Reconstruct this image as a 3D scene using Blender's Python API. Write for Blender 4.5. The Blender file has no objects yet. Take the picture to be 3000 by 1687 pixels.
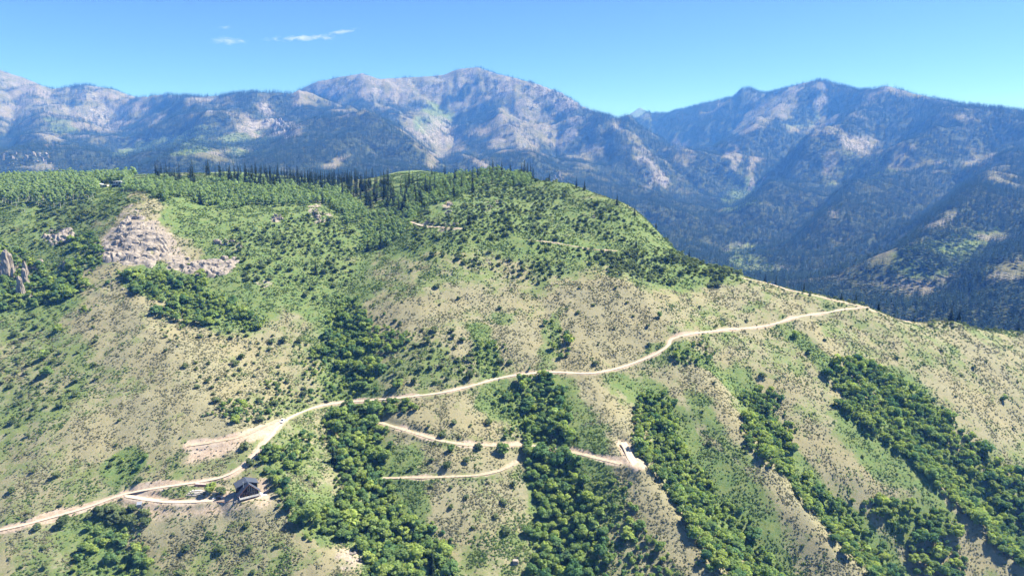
import bpy, bmesh, math, random
import numpy as np
from mathutils import Vector, Matrix

random.seed(7)
RNG = np.random.default_rng(11)
SC = bpy.context.scene
COL = SC.collection
R = math.radians

# ------------------------------------------------------------------ camera
PITCH = R(10.3)
FPX = 2000.0                       # focal length in pixels of the 3000 px wide photograph
cam_d = bpy.data.cameras.new("camera")
cam_d.lens = 24.0
cam_d.sensor_width = 36.0
cam_d.clip_start = 1.0
cam_d.clip_end = 60000.0
cam = bpy.data.objects.new("camera", cam_d)
cam.location = (0, 0, 0)
cam.rotation_euler = (R(90) - PITCH, 0, 0)
COL.objects.link(cam)
SC.camera = cam

# ------------------------------------------------------------------ sky, sun, exposure
SUN_EL, SUN_AZ = R(51), R(68)      # azimuth clockwise from the viewing direction (+Y)
world = bpy.data.worlds.new("World")
SC.world = world
world.use_nodes = True
wn = world.node_tree
for n in list(wn.nodes):
    wn.nodes.remove(n)
w_out = wn.nodes.new("ShaderNodeOutputWorld")
w_bg = wn.nodes.new("ShaderNodeBackground")
w_sky = wn.nodes.new("ShaderNodeTexSky")
w_sky.sky_type = 'NISHITA'
w_sky.sun_disc = False
w_sky.sun_elevation = SUN_EL
w_sky.sun_rotation = SUN_AZ
w_sky.altitude = 3000
w_sky.air_density = 0.6
w_sky.dust_density = 0.0
w_sky.ozone_density = 10.0
w_bg.inputs['Strength'].default_value = 0.088
wn.links.new(w_sky.outputs[0], w_bg.inputs[0])
wn.links.new(w_bg.outputs[0], w_out.inputs[0])

sun_d = bpy.data.lights.new("sun", 'SUN')
sun_d.energy = 5.0
sun_d.angle = R(0.53)
sun_d.color = (1.0, 0.975, 0.935)
sun = bpy.data.objects.new("sun", sun_d)
sdir = Vector((math.sin(SUN_AZ) * math.cos(SUN_EL), math.cos(SUN_AZ) * math.cos(SUN_EL), math.sin(SUN_EL)))
sun.rotation_euler = (-sdir).to_track_quat('-Z', 'Y').to_euler()
sun.location = (0, 0, 300)
COL.objects.link(sun)
SUNV = np.array(sdir)

SC.view_settings.view_transform = 'Standard'
SC.view_settings.look = 'None'
SC.view_settings.exposure = 1.5
SC.view_settings.gamma = 1.0
SC.view_settings.use_curve_mapping = False
SC.render.engine = 'CYCLES'
cy = SC.cycles
cy.max_bounces = 4
cy.diffuse_bounces = 2
cy.glossy_bounces = 1
cy.transmission_bounces = 2
cy.transparent_max_bounces = 8
cy.volume_bounces = 0
cy.use_adaptive_sampling = False
cy.use_denoising = True
cy.sampling_pattern = 'TABULATED_SOBOL'
cy.denoising_prefilter = 'ACCURATE'
cy.sample_clamp_indirect = 4.0

# ------------------------------------------------------------------ helpers: pixels of the photograph <-> places
CP, SP = math.cos(PITCH), math.sin(PITCH)
def ray(px, py):
    u = (np.asarray(px, float) - 1500.0) / FPX
    v = (843.5 - np.asarray(py, float)) / FPX
    return u, CP + v * SP, -SP + v * CP
def at(px, py, y):
    """the point seen at a pixel, y metres ahead of the camera"""
    dx, dy, dz = ray(px, py)
    return np.array([dx / dy * y, y + 0 * dx, dz / dy * y])
def proj(x, y, z):
    f = y * CP - z * SP
    up = y * SP + z * CP
    f = np.maximum(f, 1e-3)
    return 1500 + FPX * x / f, 843.5 - FPX * up / f

# value noise, vectorised
_perm = np.random.default_rng(3).random((512, 512)).astype(np.float32)
def vnoise(x, y):
    xi = np.floor(x).astype(np.int64); yi = np.floor(y).astype(np.int64)
    fx = (x - xi).astype(np.float32); fy = (y - yi).astype(np.float32)
    fx = fx * fx * fx * (fx * (fx * 6 - 15) + 10); fy = fy * fy * fy * (fy * (fy * 6 - 15) + 10)
    x0 = xi & 511; x1 = (xi + 1) & 511; y0 = yi & 511; y1 = (yi + 1) & 511
    a = _perm[x0, y0]; b = _perm[x1, y0]; c = _perm[x0, y1]; d = _perm[x1, y1]
    return (a + (b - a) * fx) * (1 - fy) + (c + (d - c) * fx) * fy - 0.5     # -.5 .. .5
def fbm(x, y, wl, octs=4, gain=0.5, seed=0):
    s = 0; a = 1.0; o = seed * 37.13
    for k in range(octs):
        c, sn = math.cos(0.7 * k + seed), math.sin(0.7 * k + seed)
        s = s + a * vnoise((x * c - y * sn) / wl + o, (x * sn + y * c) / wl - o)
        wl = wl / 2.03; a *= gain; o += 17.7
    return s

class Grid:
    def __init__(g, x0, x1, y0, y1, st):
        g.x0, g.y0, g.st = x0, y0, st
        g.xs = np.arange(x0, x1 + .1, st); g.ys = np.arange(y0, y1 + .1, st)
        g.X, g.Y = np.meshgrid(g.xs, g.ys, indexing='ij')
        g.Z = np.zeros_like(g.X)
    def samp(g, x, y, A=None):
        A = g.Z if A is None else A
        i = np.clip((np.asarray(x) - g.x0) / g.st, 0, len(g.xs) - 1.001); j = np.clip((np.asarray(y) - g.y0) / g.st, 0, len(g.ys) - 1.001)
        i0 = i.astype(int); j0 = j.astype(int); fi = i - i0; fj = j - j0
        return (A[i0, j0] * (1 - fi) + A[i0 + 1, j0] * fi) * (1 - fj) + (A[i0, j0 + 1] * (1 - fi) + A[i0 + 1, j0 + 1] * fi) * fj
    def hit(g, px, py, ymin=205, ymax=1450, st=1.5, off=0.0):
        """where the sight line through a pixel first meets the ground"""
        px = np.atleast_1d(np.asarray(px, float)); py = np.atleast_1d(np.asarray(py, float))
        dx, dy, dz = ray(px, py); kx = dx / dy; kz = dz / dy
        yy = np.full(px.shape, float(ymax)); done = np.zeros(px.shape, bool)
        prev = None
        for y in np.arange(ymin, ymax, st):
            d = kz * y - g.samp(kx * y, np.full(px.shape, y)) - off
            if prev is not None:
                new = (~done) & (d <= 0)
                t = np.where(new, prev / np.maximum(prev - d, 1e-6), 0)
                yy = np.where(new, y - st + st * np.clip(t, 0, 1), yy); done |= new
            prev = d
            if done.all(): break
        if not done.all() and ymax > 500:                    # above the hill's edge: take the ground a little lower
            m = ~done; q = g.hit(px[m], py[m] + 3, ymin, ymax, st, off[m] if hasattr(off, '__len__') else off) if py[m].max() < 1700 else None
            if q is not None:
                y2 = yy.copy(); y2[m] = q[1]; k2 = kz.copy(); k2[m] = q[2] / q[1]; kz = k2; yy = y2; done[m] = True
        return kx * yy, yy, kz * yy, done

def rbf(cp, X, Y, c, smooth=0.0):
    cp = np.array(cp, float)
    P = cp[:, :2]; n = len(P)
    D = np.sqrt(((P[:, None] - P[None]) ** 2).sum(-1) + c * c)
    A = np.zeros((n + 3, n + 3)); A[:n, :n] = D - np.eye(n) * smooth
    A[:n, n] = 1; A[:n, n + 1:] = P / 1000; A[n, :n] = 1; A[n + 1:, :n] = P.T / 1000
    w = np.linalg.solve(A, np.concatenate([cp[:, 2], [0, 0, 0]]))
    out = (w[n] + w[n + 1] * X / 1000 + w[n + 2] * Y / 1000).astype(np.float32)
    Xf = X.astype(np.float32); Yf = Y.astype(np.float32)
    for k in range(n):
        out += np.float32(w[k]) * np.sqrt((Xf - np.float32(P[k, 0])) ** 2 + (Yf - np.float32(P[k, 1])) ** 2 + np.float32(c * c))
    return out.astype(float)

def seg_dist(g, pts, reach):
    """distance of grid cells to a polyline, with position along it; only inside reach. -> dict of window arrays"""
    D = np.full(g.X.shape, 1e9, np.float32); T = np.zeros(g.X.shape, np.float32); S = np.zeros(g.X.shape, np.float32)
    pts = np.array(pts, float)
    for k in range(len(pts) - 1):
        a, b = pts[k, :2], pts[k + 1, :2]
        i0 = max(int((min(a[0], b[0]) - reach - g.x0) / g.st), 0); i1 = min(int((max(a[0], b[0]) + reach - g.x0) / g.st) + 2, len(g.xs))
        j0 = max(int((min(a[1], b[1]) - reach - g.y0) / g.st), 0); j1 = min(int((max(a[1], b[1]) + reach - g.y0) / g.st) + 2, len(g.ys))
        if i1 <= i0 or j1 <= j0: continue
        x = g.X[i0:i1, j0:j1]; y = g.Y[i0:i1, j0:j1]
        ab = b - a; L2 = max(ab @ ab, 1e-6)
        t = np.clip(((x - a[0]) * ab[0] + (y - a[1]) * ab[1]) / L2, 0, 1)
        ex = x - a[0] - t * ab[0]; ey = y - a[1] - t * ab[1]
        d = np.hypot(ex, ey)
        m = d < D[i0:i1, j0:j1]
        D[i0:i1, j0:j1][m] = d[m]; T[i0:i1, j0:j1][m] = (k + t)[m]
        S[i0:i1, j0:j1][m] = np.sign(ab[0] * ey - ab[1] * ex)[m]
    return D, T, S

def resample(pts, step):
    pts = np.array(pts, float)
    # Catmull-Rom through the points, then even spacing
    P = np.vstack([2 * pts[0] - pts[1], pts, 2 * pts[-1] - pts[-2]])
    out = []
    for k in range(1, len(P) - 2):
        for t in np.linspace(0, 1, 12, endpoint=False):
            a, b, c, d = P[k - 1], P[k], P[k + 1], P[k + 2]
            out.append(0.5 * (2 * b + (c - a) * t + (2 * a - 5 * b + 4 * c - d) * t * t + (3 * b - a - 3 * c + d) * t ** 3))
    out.append(P[-2]); out = np.array(out)
    s = np.concatenate([[0], np.cumsum(np.linalg.norm(np.diff(out[:, :2], axis=0), axis=1))])
    n = max(int(s[-1] / step), 2)
    q = np.linspace(0, s[-1], n + 1)
    return np.stack([np.interp(q, s, out[:, k]) for k in range(out.shape[1])], 1)

def in_poly(px, py, poly):
    px = np.asarray(px); py = np.asarray(py)
    c = np.zeros(px.shape, bool); n = len(poly)
    for i in range(n):
        x1, y1 = poly[i]; x2, y2 = poly[(i + 1) % n]
        if y1 == y2: continue
        m = ((y1 > py) != (y2 > py)) & (px < (x2 - x1) * (py - y1) / (y2 - y1) + x1)
        c ^= m
    return c
V = 3000 / 2576.0            # points read off a 2576 px wide view of the photograph
def vp(*pts): return [(x * V, y * V) for x, y in pts]

# ------------------------------------------------------------------ the near hill: heights
COLS = {   # photo column: (first row, distance), then (row, uphill slope from the row before)
    -250: [(1687, 310), (1530, .42), (1300, .42), (1100, .42), (900, .40), (700, .42), (600, .30), (560, .15), (525, .09)],
    100: [(1687, 305), (1530, .42), (1300, .42), (1100, .42), (900, .40), (800, .40), (700, .46), (620, .30), (570, .15), (525, .09)],
    420: [(1687, 302), (1500, .40), (1430, .32), (1300, .42), (1100, .42), (900, .42), (780, .42), (700, .60), (640, .45), (580, .28), (545, .12), (520, .07)],
    720: [(1687, 300), (1462, .38), (1440, .05), (1385, .36), (1100, .42), (900, .42), (760, .42), (680, .40), (600, .26), (545, .20), (515, .07)],
    1050: [(1687, 300), (1400, .40), (1190, .36), (1000, .34), (800, .36), (700, .36), (620, .30), (575, .17), (540, .10)],
    1300: [(1687, 300), (1400, .40), (1150, .36), (1000, .40), (800, .41), (700, .36), (600, .33), (550, .24), (520, .12)],
    1500: [(1687, 302), (1400, .38), (1100, .38), (900, .42), (800, .42), (700, .36), (600, .34), (545, .28), (507, .22)],
    1680: [(1687, 305), (1400, .40), (1080, .39), (900, .42), (800, .40), (700, .36), (600, .34), (548, .28)],
    1850: [(1687, 310), (1400, .42), (1060, .40), (900, .40), (800, .36), (700, .36), (640, .38), (612, .30)],
    2150: [(1687, 320), (1400, .43), (1000, .42), (850, .38), (797, .34)],
    2400: [(1687, 332), (1400, .43), (1050, .42), (900, .36), (866, .30)],
    2540: [(1687, 340), (1400, .43), (1150, .41), (960, .38), (903, .30)],
    2800: [(1687, 362), (1400, .42), (1150, .41), (1000, .34), (945, .26)],
    3000: [(1687, 380), (1400, .42), (1150, .40), (1020, .32), (970, .24)],
    3350: [(1687, 420), (1400, .42), (1150, .38), (1010, .24)],
}
CREST = (1500, 1680, 1850, 2150, 2400, 2540, 2800, 3000, 3350)
cp = []
for c, spec in COLS.items():
    (r0, y0) = spec[0]
    p = at(c, r0, y0); cp.append(tuple(p))
    lo = p - np.array([0, 1, .42]) * 75; cp.append(tuple(lo))
    for (r, s) in spec[1:]:
        dx, dy, dz = ray(c, r); k = -dz / dy
        y = (s * p[1] - p[2]) / (s + k)
        p = at(c, r, y); cp.append(tuple(p))
    az = np.array([p[0], p[1]]) / np.hypot(p[0], p[1])
    if c in CREST:
        for f, dz in ((35, -12), (110, -62), (260, -170), (450, -300)):
            cp.append((p[0] + az[0] * f, p[1] + az[1] * f, p[2] + dz))
    else:
        for f, dz in ((120, 0.5), (260, -8), (420, -60), (620, -200)):
            cp.append((p[0] + az[0] * f, p[1] + az[1] * f, p[2] + dz))
NG = Grid(-950, 1000, 200, 1560, 1.6)
NG.Z = rbf(cp, NG.X, NG.Y, 22.0)

def lines(px_pts, step=8, a0=0.0, a1=0.0):
    x, y, z, ok = NG.hit([p[0] for p in px_pts], [p[1] for p in px_pts], off=np.linspace(a0, a1, len(px_pts)))
    return resample(np.stack([x, y], 1), step)
# spurs (+) and gullies (-): photo polyline, amplitude in metres at head and foot, half width
FEAT = [
    (vp((2000, 790), (2130, 930), (2300, 1130), (2450, 1320), (2576, 1440)), 4, 17, 28),
    (vp((1740, 860), (1830, 1020), (1960, 1200), (2100, 1370), (2210, 1470)), 4, 16, 26),
    (vp((1440, 900), (1520, 1010), (1600, 1150), (1680, 1270), (1790, 1449)), 3, 14, 26),
    (vp((2010, 850), (2190, 1030), (2360, 1200), (2560, 1370)), -4, -15, 30),
    (vp((1730, 880), (1890, 1020), (2020, 1200), (2190, 1360), (2260, 1449)), -4, -14, 27),
    (vp((1560, 960), (1660, 1060), (1760, 1220), (1870, 1360), (1960, 1449)), -3, -13, 28),
    (vp((1200, 830), (1250, 960), (1330, 1060), (1370, 1180), (1420, 1449)), -3, -13, 33),
    (vp((930, 640), (880, 720), (850, 840), (850, 960), (890, 1060), (930, 1180), (1010, 1330), (1100, 1449)), -6, -15, 38),
    (vp((350, 500), (330, 620), (330, 760), (420, 900), (520, 1030), (590, 1100)), 9, 8, 46),
    (vp((520, 640), (560, 760), (680, 900), (790, 1000)), -4, -4, 45),
    (vp((1190, 520), (1130, 620), (1040, 740), (1080, 860)), 5, 4, 55),
    (vp((130, 560), (120, 700), (110, 860), (60, 1000)), -5, -4, 50),
    (vp((680, 1190), (740, 1290), (840, 1400), (900, 1449)), 6, 9, 28),
    (vp((300, 1290), (290, 1380), (280, 1449)), -2, -5, 24),
    (vp((1560, 720), (1640, 790), (1700, 850)), 6, 6, 32),
    (vp((1370, 790), (1390, 860), (1420, 920)), -5, -5, 24),
    (vp((830, 470), (900, 520), (960, 580)), -4, -7, 45),
]
add = np.zeros_like(NG.Z)
for pts, a0, a1, w in FEAT:
    L = lines(pts, 8, a0 * .75, a1 * .75)
    D, T, S = seg_dist(NG, L, w * 2.6)
    f = np.clip(T / (len(L) - 1), 0, 1)
    D = D + 5.0 * fbm(NG.X, NG.Y, 40, 2, seed=int(w))
    prof = np.exp(-np.clip(np.abs(D) / w, 0, 9) ** 1.55)
    add += (a0 + (a1 - a0) * f) * prof * (D < w * 2.6)
NG.Z = NG.Z + add
nfar = np.clip((NG.Y - 250) / 500, 0, 1)
NG.Z += 5.0 * fbm(NG.X, NG.Y, 120, 2, seed=1) + 2.2 * fbm(NG.X, NG.Y, 34, 3, .5, seed=2) + 0.55 * fbm(NG.X, NG.Y, 8, 2, .5, seed=4)

# ------------------------------------------------------------------ benches for roads, tracks and pads
ROADS = {   # name: photo polyline, half width, reach of the cut and fill
    'main': (vp((-60, 1346), (0, 1333), (60, 1319), (150, 1297), (220, 1276), (290, 1250), (330, 1238), (420, 1222), (500, 1213), (560, 1203), (603, 1180), (640, 1140), (680, 1095), (704, 1066), (740, 1045),
                (800, 1023), (860, 1015), (930, 1008), (1000, 1000), (1100, 990), (1180, 972), (1250, 955), (1320, 940), (1400, 938), (1480, 940), (1540, 931), (1600, 912), (1650, 893),
                (1680, 870), (1690, 848), (1740, 840), (1850, 828), (1950, 815), (2020, 795), (2100, 782), (2185, 771)), 1.2, 1.6),
    'ridge': (vp((2185, 771), (2130, 762), (2060, 746), (1990, 729), (1930, 712), (1870, 697)), 1.35, 2.0),
    'drive': (vp((312, 1247), (340, 1252), (375, 1257), (440, 1263), (510, 1261), (570, 1256), (625, 1251), (660, 1248)), 1.6, 2.5),
    'track_mid': (vp((950, 1060), (990, 1072), (1080, 1101), (1130, 1112), (1180, 1118), (1250, 1121), (1350, 1124), (1450, 1141), (1520, 1156), (1605, 1180)), 1.5, 2.6),
    'track_low': (vp((962, 1204), (1000, 1203), (1080, 1200), (1180, 1197), (1240, 1190), (1275, 1176), (1302, 1158)), 1.2, 1.6),
    'trail_top': (vp((1008, 551), (1040, 560), (1065, 570), (1110, 572), (1160, 577)), 1.4, 2.0),
    'trail_dome': (vp((1330, 604), (1400, 612), (1460, 622), (1550, 632)), 1.2, 2.0),
    'old_track': (vp((474, 1124), (540, 1112), (600, 1098), (650, 1078), (700, 1057)), 1.3, 2.6),
    'gravel_pad': (vp((1568, 1106), (1578, 1130), (1588, 1155), (1602, 1178)), 2.3, 2.0),
    'ridge_end': (vp((2185, 771), (2235, 779), (2290, 789)), 1.0, 2.0),
}
ROADW = {}
BARE = np.zeros(NG.X.shape, np.float32)
def bench(name):
    pts, hw, reach = ROADS[name]
    x, y, z, ok = NG.hit([p[0] for p in pts], [p[1] for p in pts])
    L = resample(np.stack([x, y], 1), 2.5)
    if name == 'drive': L[0] = ROADW['main'][np.argmin(np.hypot(*(ROADW['main'][:, :2] - L[0]).T))][:2]
    if name in ('ridge', 'ridge_end'): L[0] = ROADW['main'][-1][:2]
    zz = NG.samp(L[:, 0], L[:, 1])
    k = 13
    zp = np.pad(zz, k, mode='edge')
    zs = np.convolve(zp, np.hanning(2 * k + 1) / np.hanning(2 * k + 1).sum(), 'valid')
    ROADW[name] = np.column_stack([L, zs])
    D, T, S = seg_dist(NG, L, hw + reach + 8)
    m = D < hw + reach + 8
    zr = np.interp(T[m], np.arange(len(L)), zs)
    d = D[m] + 0.9 * fbm(NG.X[m], NG.Y[m], 7, 2, seed=5)
    w = np.clip((d - hw - 0.4) / reach, 0, 1); w = w * w * (3 - 2 * w)
    old = NG.Z[m].copy()
    NG.Z[m] = zr * (1 - w) + old * w
    up = (old - zr)                                        # ground above the road: the cut bank, below: the spill
    side = np.where(up > 0, 1.05, 0.8)
    rch = reach * np.clip(1.9 - (NG.X[m] + 190) / 120, 1.0, 1.9) if name == 'main' else reach
    edge = hw + rch * side * (1.0 + 1.0 * fbm(NG.X[m], NG.Y[m], 16, 3, seed=6))
    b = np.clip((edge - D[m]) / 1.6, 0, 1)
    if name.startswith('track') or name.startswith('trail'): b = b * np.clip(.75 + 1.2 * fbm(NG.X[m], NG.Y[m], 9, 2, seed=8), 0, 1)
    BARE[m] = np.maximum(BARE[m], b)
for nm in ROADS: bench(nm)

def pad(poly, zref, soft, flat=1.0, bare=1.0, bsoft=10):
    """levels the ground inside a photo polygon"""
    PX, PY = proj(NG.X, NG.Y, NG.Z)
    cx = np.mean([p[0] for p in poly]); cy_ = np.mean([p[1] for p in poly])
    x, y, z, ok = NG.hit([p[0] for p in poly], [p[1] for p in poly])
    zz = np.mean(z) if zref is None else zref
    D, T, S = seg_dist(NG, np.stack([np.append(x, x[0]), np.append(y, y[0])], 1), 40)
    wx, wy = NG.X, NG.Y
    ins = in_poly(wx, wy, list(zip(x, y)))
    d = np.where(ins, -D, D)
    w = np.clip(d / soft, 0, 1); w = w * w * (3 - 2 * w)
    m = d < soft
    if flat > 0: NG.Z[m] = NG.Z[m] * (1 - flat * (1 - w[m])) + zz * flat * (1 - w[m])
    if bare > 0:
        b = np.clip(0.5 - (d + 2.5 * fbm(wx, wy, 9, 3, seed=9)) / bsoft, 0, 1) * bare
        np.maximum(BARE, b, out=BARE)
    return zz
hz = ROADW['drive'][-1][2]
pad(vp((590, 1238), (628, 1232), (655, 1236), (672, 1250), (650, 1262), (600, 1262)), hz, 9, 1.0, 0.9, 6)
pad(vp((300, 1255), (420, 1270), (640, 1264), (690, 1243), (682, 1268), (640, 1285), (520, 1298), (380, 1300)), None, 5, 0.0, .85, 14)
pad(vp((640, 1195), (668, 1205), (686, 1240), (655, 1250)), None, 5, 0.0, .9, 8)
pad(vp((500, 1218), (580, 1212), (610, 1240), (560, 1256), (480, 1256)), None, 5, 0.0, .55, 10)
pad(vp((1562, 1106), (1582, 1104), (1596, 1140), (1612, 1160), (1630, 1186), (1600, 1184), (1566, 1160)), None, 6, 0.35, 1.25, 5)
pad(vp((475, 1112), (560, 1108), (610, 1098), (600, 1130), (540, 1150), (470, 1168)), None, 6, 0.0, 1.0, 10)
pad(vp((580, 1108), (700, 1062), (730, 1046), (700, 1082), (620, 1120)), None, 6, 0.0, .95, 8)
pad(vp((845, 1385), (880, 1375), (925, 1410), (900, 1435)), None, 6, 0.0, .8, 12)

# ------------------------------------------------------------------ what grows where on the hill
PX, PY = proj(NG.X, NG.Y, NG.Z)
VX, VY = (PX / V).astype(np.float32), (PY / V).astype(np.float32)
jx = 26 * fbm(NG.X, NG.Y, 45, 4, .6, seed=12).astype(np.float32); jy = 26 * fbm(NG.X, NG.Y, 45, 4, .6, seed=13).astype(np.float32)
QX, QY = VX + 1.6 * jx, VY + 1.2 * jy
GREEN = np.full(NG.X.shape, .36, np.float32)
def blob(A, cx, cy_, rx, ry, ang, val, hard=1.0):
    c, s = math.cos(R(ang)), math.sin(R(ang))
    dx, dy = QX - cx, QY - cy_
    u = (dx * c + dy * s) / rx; v = (-dx * s + dy * c) / ry
    w = np.clip((1.25 - np.sqrt(u * u + v * v)) * 2.0 * hard, 0, 1)
    w = w * w * (3 - 2 * w)
    A += w * (val - A)
for b in [  # view coordinates: centre, radii, tilt, how green
    (250, 540, 480, 110, 0, .86), (150, 620, 260, 60, 0, .62), (680, 560, 260, 130, 10, .95), (640, 700, 260, 110, 20, .82), (860, 660, 130, 120, 0, .86),
    (80, 740, 130, 90, 0, .8), (460, 560, 40, 80, -20, .75), (1350, 560, 420, 110, 12, .68), (1250, 470, 220, 40, 0, .8), (1050, 600, 130, 60, 0, .8), (1640, 660, 220, 40, 14, .7),
    (1050, 700, 220, 60, 6, .46), (350, 560, 75, 50, -40, .12), (345, 510, 22, 60, 10, .3), (370, 620, 130, 60, 10, .08), (300, 720, 110, 50, 0, .22), (360, 860, 190, 130, 18, .16), (470, 1010, 180, 90, 30, .10),
    (290, 1050, 250, 130, 0, .26), (80, 960, 130, 170, 0, .46), (60, 1180, 190, 110, 0, .40), (440, 720, 120, 50, 10, .75), (560, 790, 150, 60, 40, .62), (600, 900, 120, 60, 20, .3), (720, 900, 90, 120, 0, .35),
    (310, 1180, 60, 40, -30, .7), (880, 900, 60, 190, 0, .82), (1150, 820, 230, 110, 0, .17), (1500, 820, 190, 110, 0, .14), (1390, 870, 26, 110, 6, .55), (1860, 770, 200, 60, 4, .30), (1900, 765, 60, 16, -20, .5), (1030, 930, 130, 60, 0, .42),
    (1240, 1040, 60, 60, -20, .75), (1100, 1070, 170, 40, 8, .2), (1150, 1160, 160, 30, 0, .2), (1180, 1270, 150, 60, 0, .2), (1000, 1260, 70, 60, 30, .7), (960, 1140, 100, 40, 10, .6), (760, 1180, 130, 80, 40, .45),
    (1000, 1380, 140, 90, 40, .85), (800, 1290, 90, 60, 40, .7), (1440, 1250, 110, 220, 6, .72), (1420, 1010, 100, 70, 10, .6), (1560, 1300, 70, 130, 14, .4), (1600, 1100, 60, 110, 10, .12), (1700, 1300, 50, 200, -24, .15),
    (1700, 1130, 60, 190, -22, .85), (1850, 1300, 60, 200, -32, .85), (1840, 1070, 60, 120, -34, .62), (1950, 1100, 50, 120, -34, .2), (1930, 1040, 60, 140, -35, .75), (2080, 1250, 70, 220, -40, .85), (2000, 1080, 40, 160, -36, .12), (2170, 1260, 60, 240, -42, .16),
    (2250, 1070, 110, 190, -40, .85), (2440, 1270, 80, 160, -44, .85), (2300, 890, 260, 70, 6, .34), (2480, 1000, 130, 120, 0, .22), (2100, 950, 60, 100, -30, .3), (2330, 1330, 90, 60, 20, .7), (2150, 1400, 130, 60, 0, .12), (2400, 1400, 120, 60, -30, .1),
    (1260, 800, 40, 12, 0, .5), (160, 1390, 120, 70, 0, .5), (290, 1390, 80, 90, 0, .82), (540, 1370, 220, 70, 0, .34), (90, 1280, 100, 40, -10, .5), (2060, 830, 110, 30, -6, .45), (1690, 880, 60, 30, 0, .5),
]: blob(GREEN, *b)
def line_mask(A, pts, w, val):
    L = lines(pts); D, T, S = seg_dist(NG, L, w * 2)
    k = np.clip(1.4 - (D + w * .7 * fbm(NG.X, NG.Y, 14, 2, seed=15)) / w, 0, 1); A += k * (val - A)
for pts, a0, a1, w in FEAT[:8]:
    line_mask(GREEN, pts, 10 if a1 > 0 else 8, .04 if a1 > 0 else .8)
GREEN[:] = (GREEN - .42) * 1.25 + .42
GREEN += .30 * fbm(NG.X, NG.Y, 28, 4, .62, seed=16) + .16 * fbm(NG.X, NG.Y, 6, 2, .6, seed=17)
GREEN += .13
np.clip(GREEN, 0, 1, out=GREEN)
ROCK = np.zeros(NG.X.shape, np.float32)
for b in [(350, 610, 85, 60, 10, 1.0), (330, 570, 40, 40, 0, .9), (500, 668, 85, 22, 8, 1.0), (440, 640, 60, 26, 20, .8), (560, 610, 50, 14, 0, .6), (150, 600, 40, 18, 0, .9), (30, 668, 40, 36, 0, .8), (60, 710, 24, 50, 0, .8),
          (250, 690, 60, 22, 30, .55), (260, 720, 40, 50, 0, .4), (700, 550, 18, 12, 0, .9), (800, 540, 20, 26, 0, .8), (890, 540, 16, 12, 0, .6), (1130, 520, 20, 20, 0, .8), (1245, 512, 40, 16, 0, .5), (1480, 535, 50, 14, 0, .4), (1190, 655, 60, 12, 0, .25), (1120, 568, 70, 10, 4, .6),
          (380, 840, 40, 20, 0, .35), (640, 1000, 60, 30, 30, .3), (690, 860, 50, 30, 40, .4), (870, 1400, 40, 26, 30, .5), (1300, 1410, 30, 18, 0, .5), (670, 710, 26, 16, 20, .5), (1420, 520, 30, 10, 0, .3)]:
    blob(ROCK, *b, hard=1.3)
ROCK *= np.clip(.78 + 1.1 * fbm(NG.X, NG.Y, 16, 4, .65, seed=18), 0, 1)
TAN = np.clip(.5 + .9 * fbm(NG.X, NG.Y, 60, 4, .6, seed=19), 0, 1).astype(np.float32)

# cliff bands: small ledges in the rocky ground
zt = NG.Z / 5.5 + .8 * fbm(NG.X, NG.Y, 40, 3, seed=20)
stp = np.floor(zt) + np.clip((zt - np.floor(zt) - .35) / .3, 0, 1)
NG.Z += (np.clip(ROCK, 0, 1) * .8) * (stp - zt) * 5.5 * (NG.Y > 430)
NG.Z += ROCK * 1.6 * fbm(NG.X, NG.Y, 5, 3, .6, seed=21)

# ------------------------------------------------------------------ the far mountains: heights
FG = Grid(-7800, 7600, 700, 13200, 27)
fc = []
def far(pts, behind=None):
    for px, py, y in pts:
        p = at(px, py, y); fc.append(tuple(p))
        if behind:
            az = p[:2] / np.hypot(*p[:2]); q = p[:2] + az * behind[0]
            fc.append((q[0], q[1], p[2] - behind[1]))
far([(-500, 170, 6600), (-200, 185, 6500), (0, 207, 6500), (60, 225, 6450), (150, 262, 6400), (245, 248, 6500), (330, 262, 6450), (400, 285, 6300), (480, 279, 6000), (590, 284, 5600), (660, 279, 5400), (740, 271, 5300), (855, 274, 5300)], (900, 330))
far([(870, 266, 6500), (930, 240, 6500), (1000, 226, 6500), (1060, 215, 6500), (1110, 232, 6600), (1180, 228, 6800), (1290, 222, 6800), (1345, 203, 6800), (1400, 198, 6800), (1450, 215, 6700), (1550, 240, 6500), (1640, 270, 6300),
     (1700, 308, 6100), (1760, 335, 5900), (1850, 372, 5600), (1900, 410, 5400)], (900, 420))
far([(1940, 333, 8000), (2080, 300, 7500), (2150, 284, 7250), (2170, 262, 7200), (2200, 257, 7150), (2240, 274, 7000), (2340, 247, 6800), (2400, 235, 6700), (2440, 243, 6500), (2520, 266, 6300), (2600, 253, 5900), (2700, 280, 5700), (2800, 303, 5500), (3000, 325, 5000), (3300, 345, 4600)], (900, 300))
far([(1790, 354, 11500), (1815, 348, 11400), (1845, 336, 11400), (1862, 325, 11400), (1875, 314, 11400), (1888, 324, 11400), (1905, 333, 11400), (1940, 344, 11400), (1990, 356, 11500)], (700, 300))
far([(0, 330, 5300), (150, 330, 5400), (300, 330, 5600), (450, 330, 5400), (0, 420, 4300), (150, 420, 4300), (300, 420, 4300), (0, 490, 3000), (300, 495, 2800), (-400, 400, 4500), (-400, 490, 3000),
     (600, 380, 4300), (600, 480, 2900), (760, 340, 4700), (750, 420, 3800), (900, 400, 3900), (900, 480, 2900), (990, 330, 4700), (1120, 400, 4100), (1250, 450, 3600), (1400, 495, 3100), (870, 290, 5200)])
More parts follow.
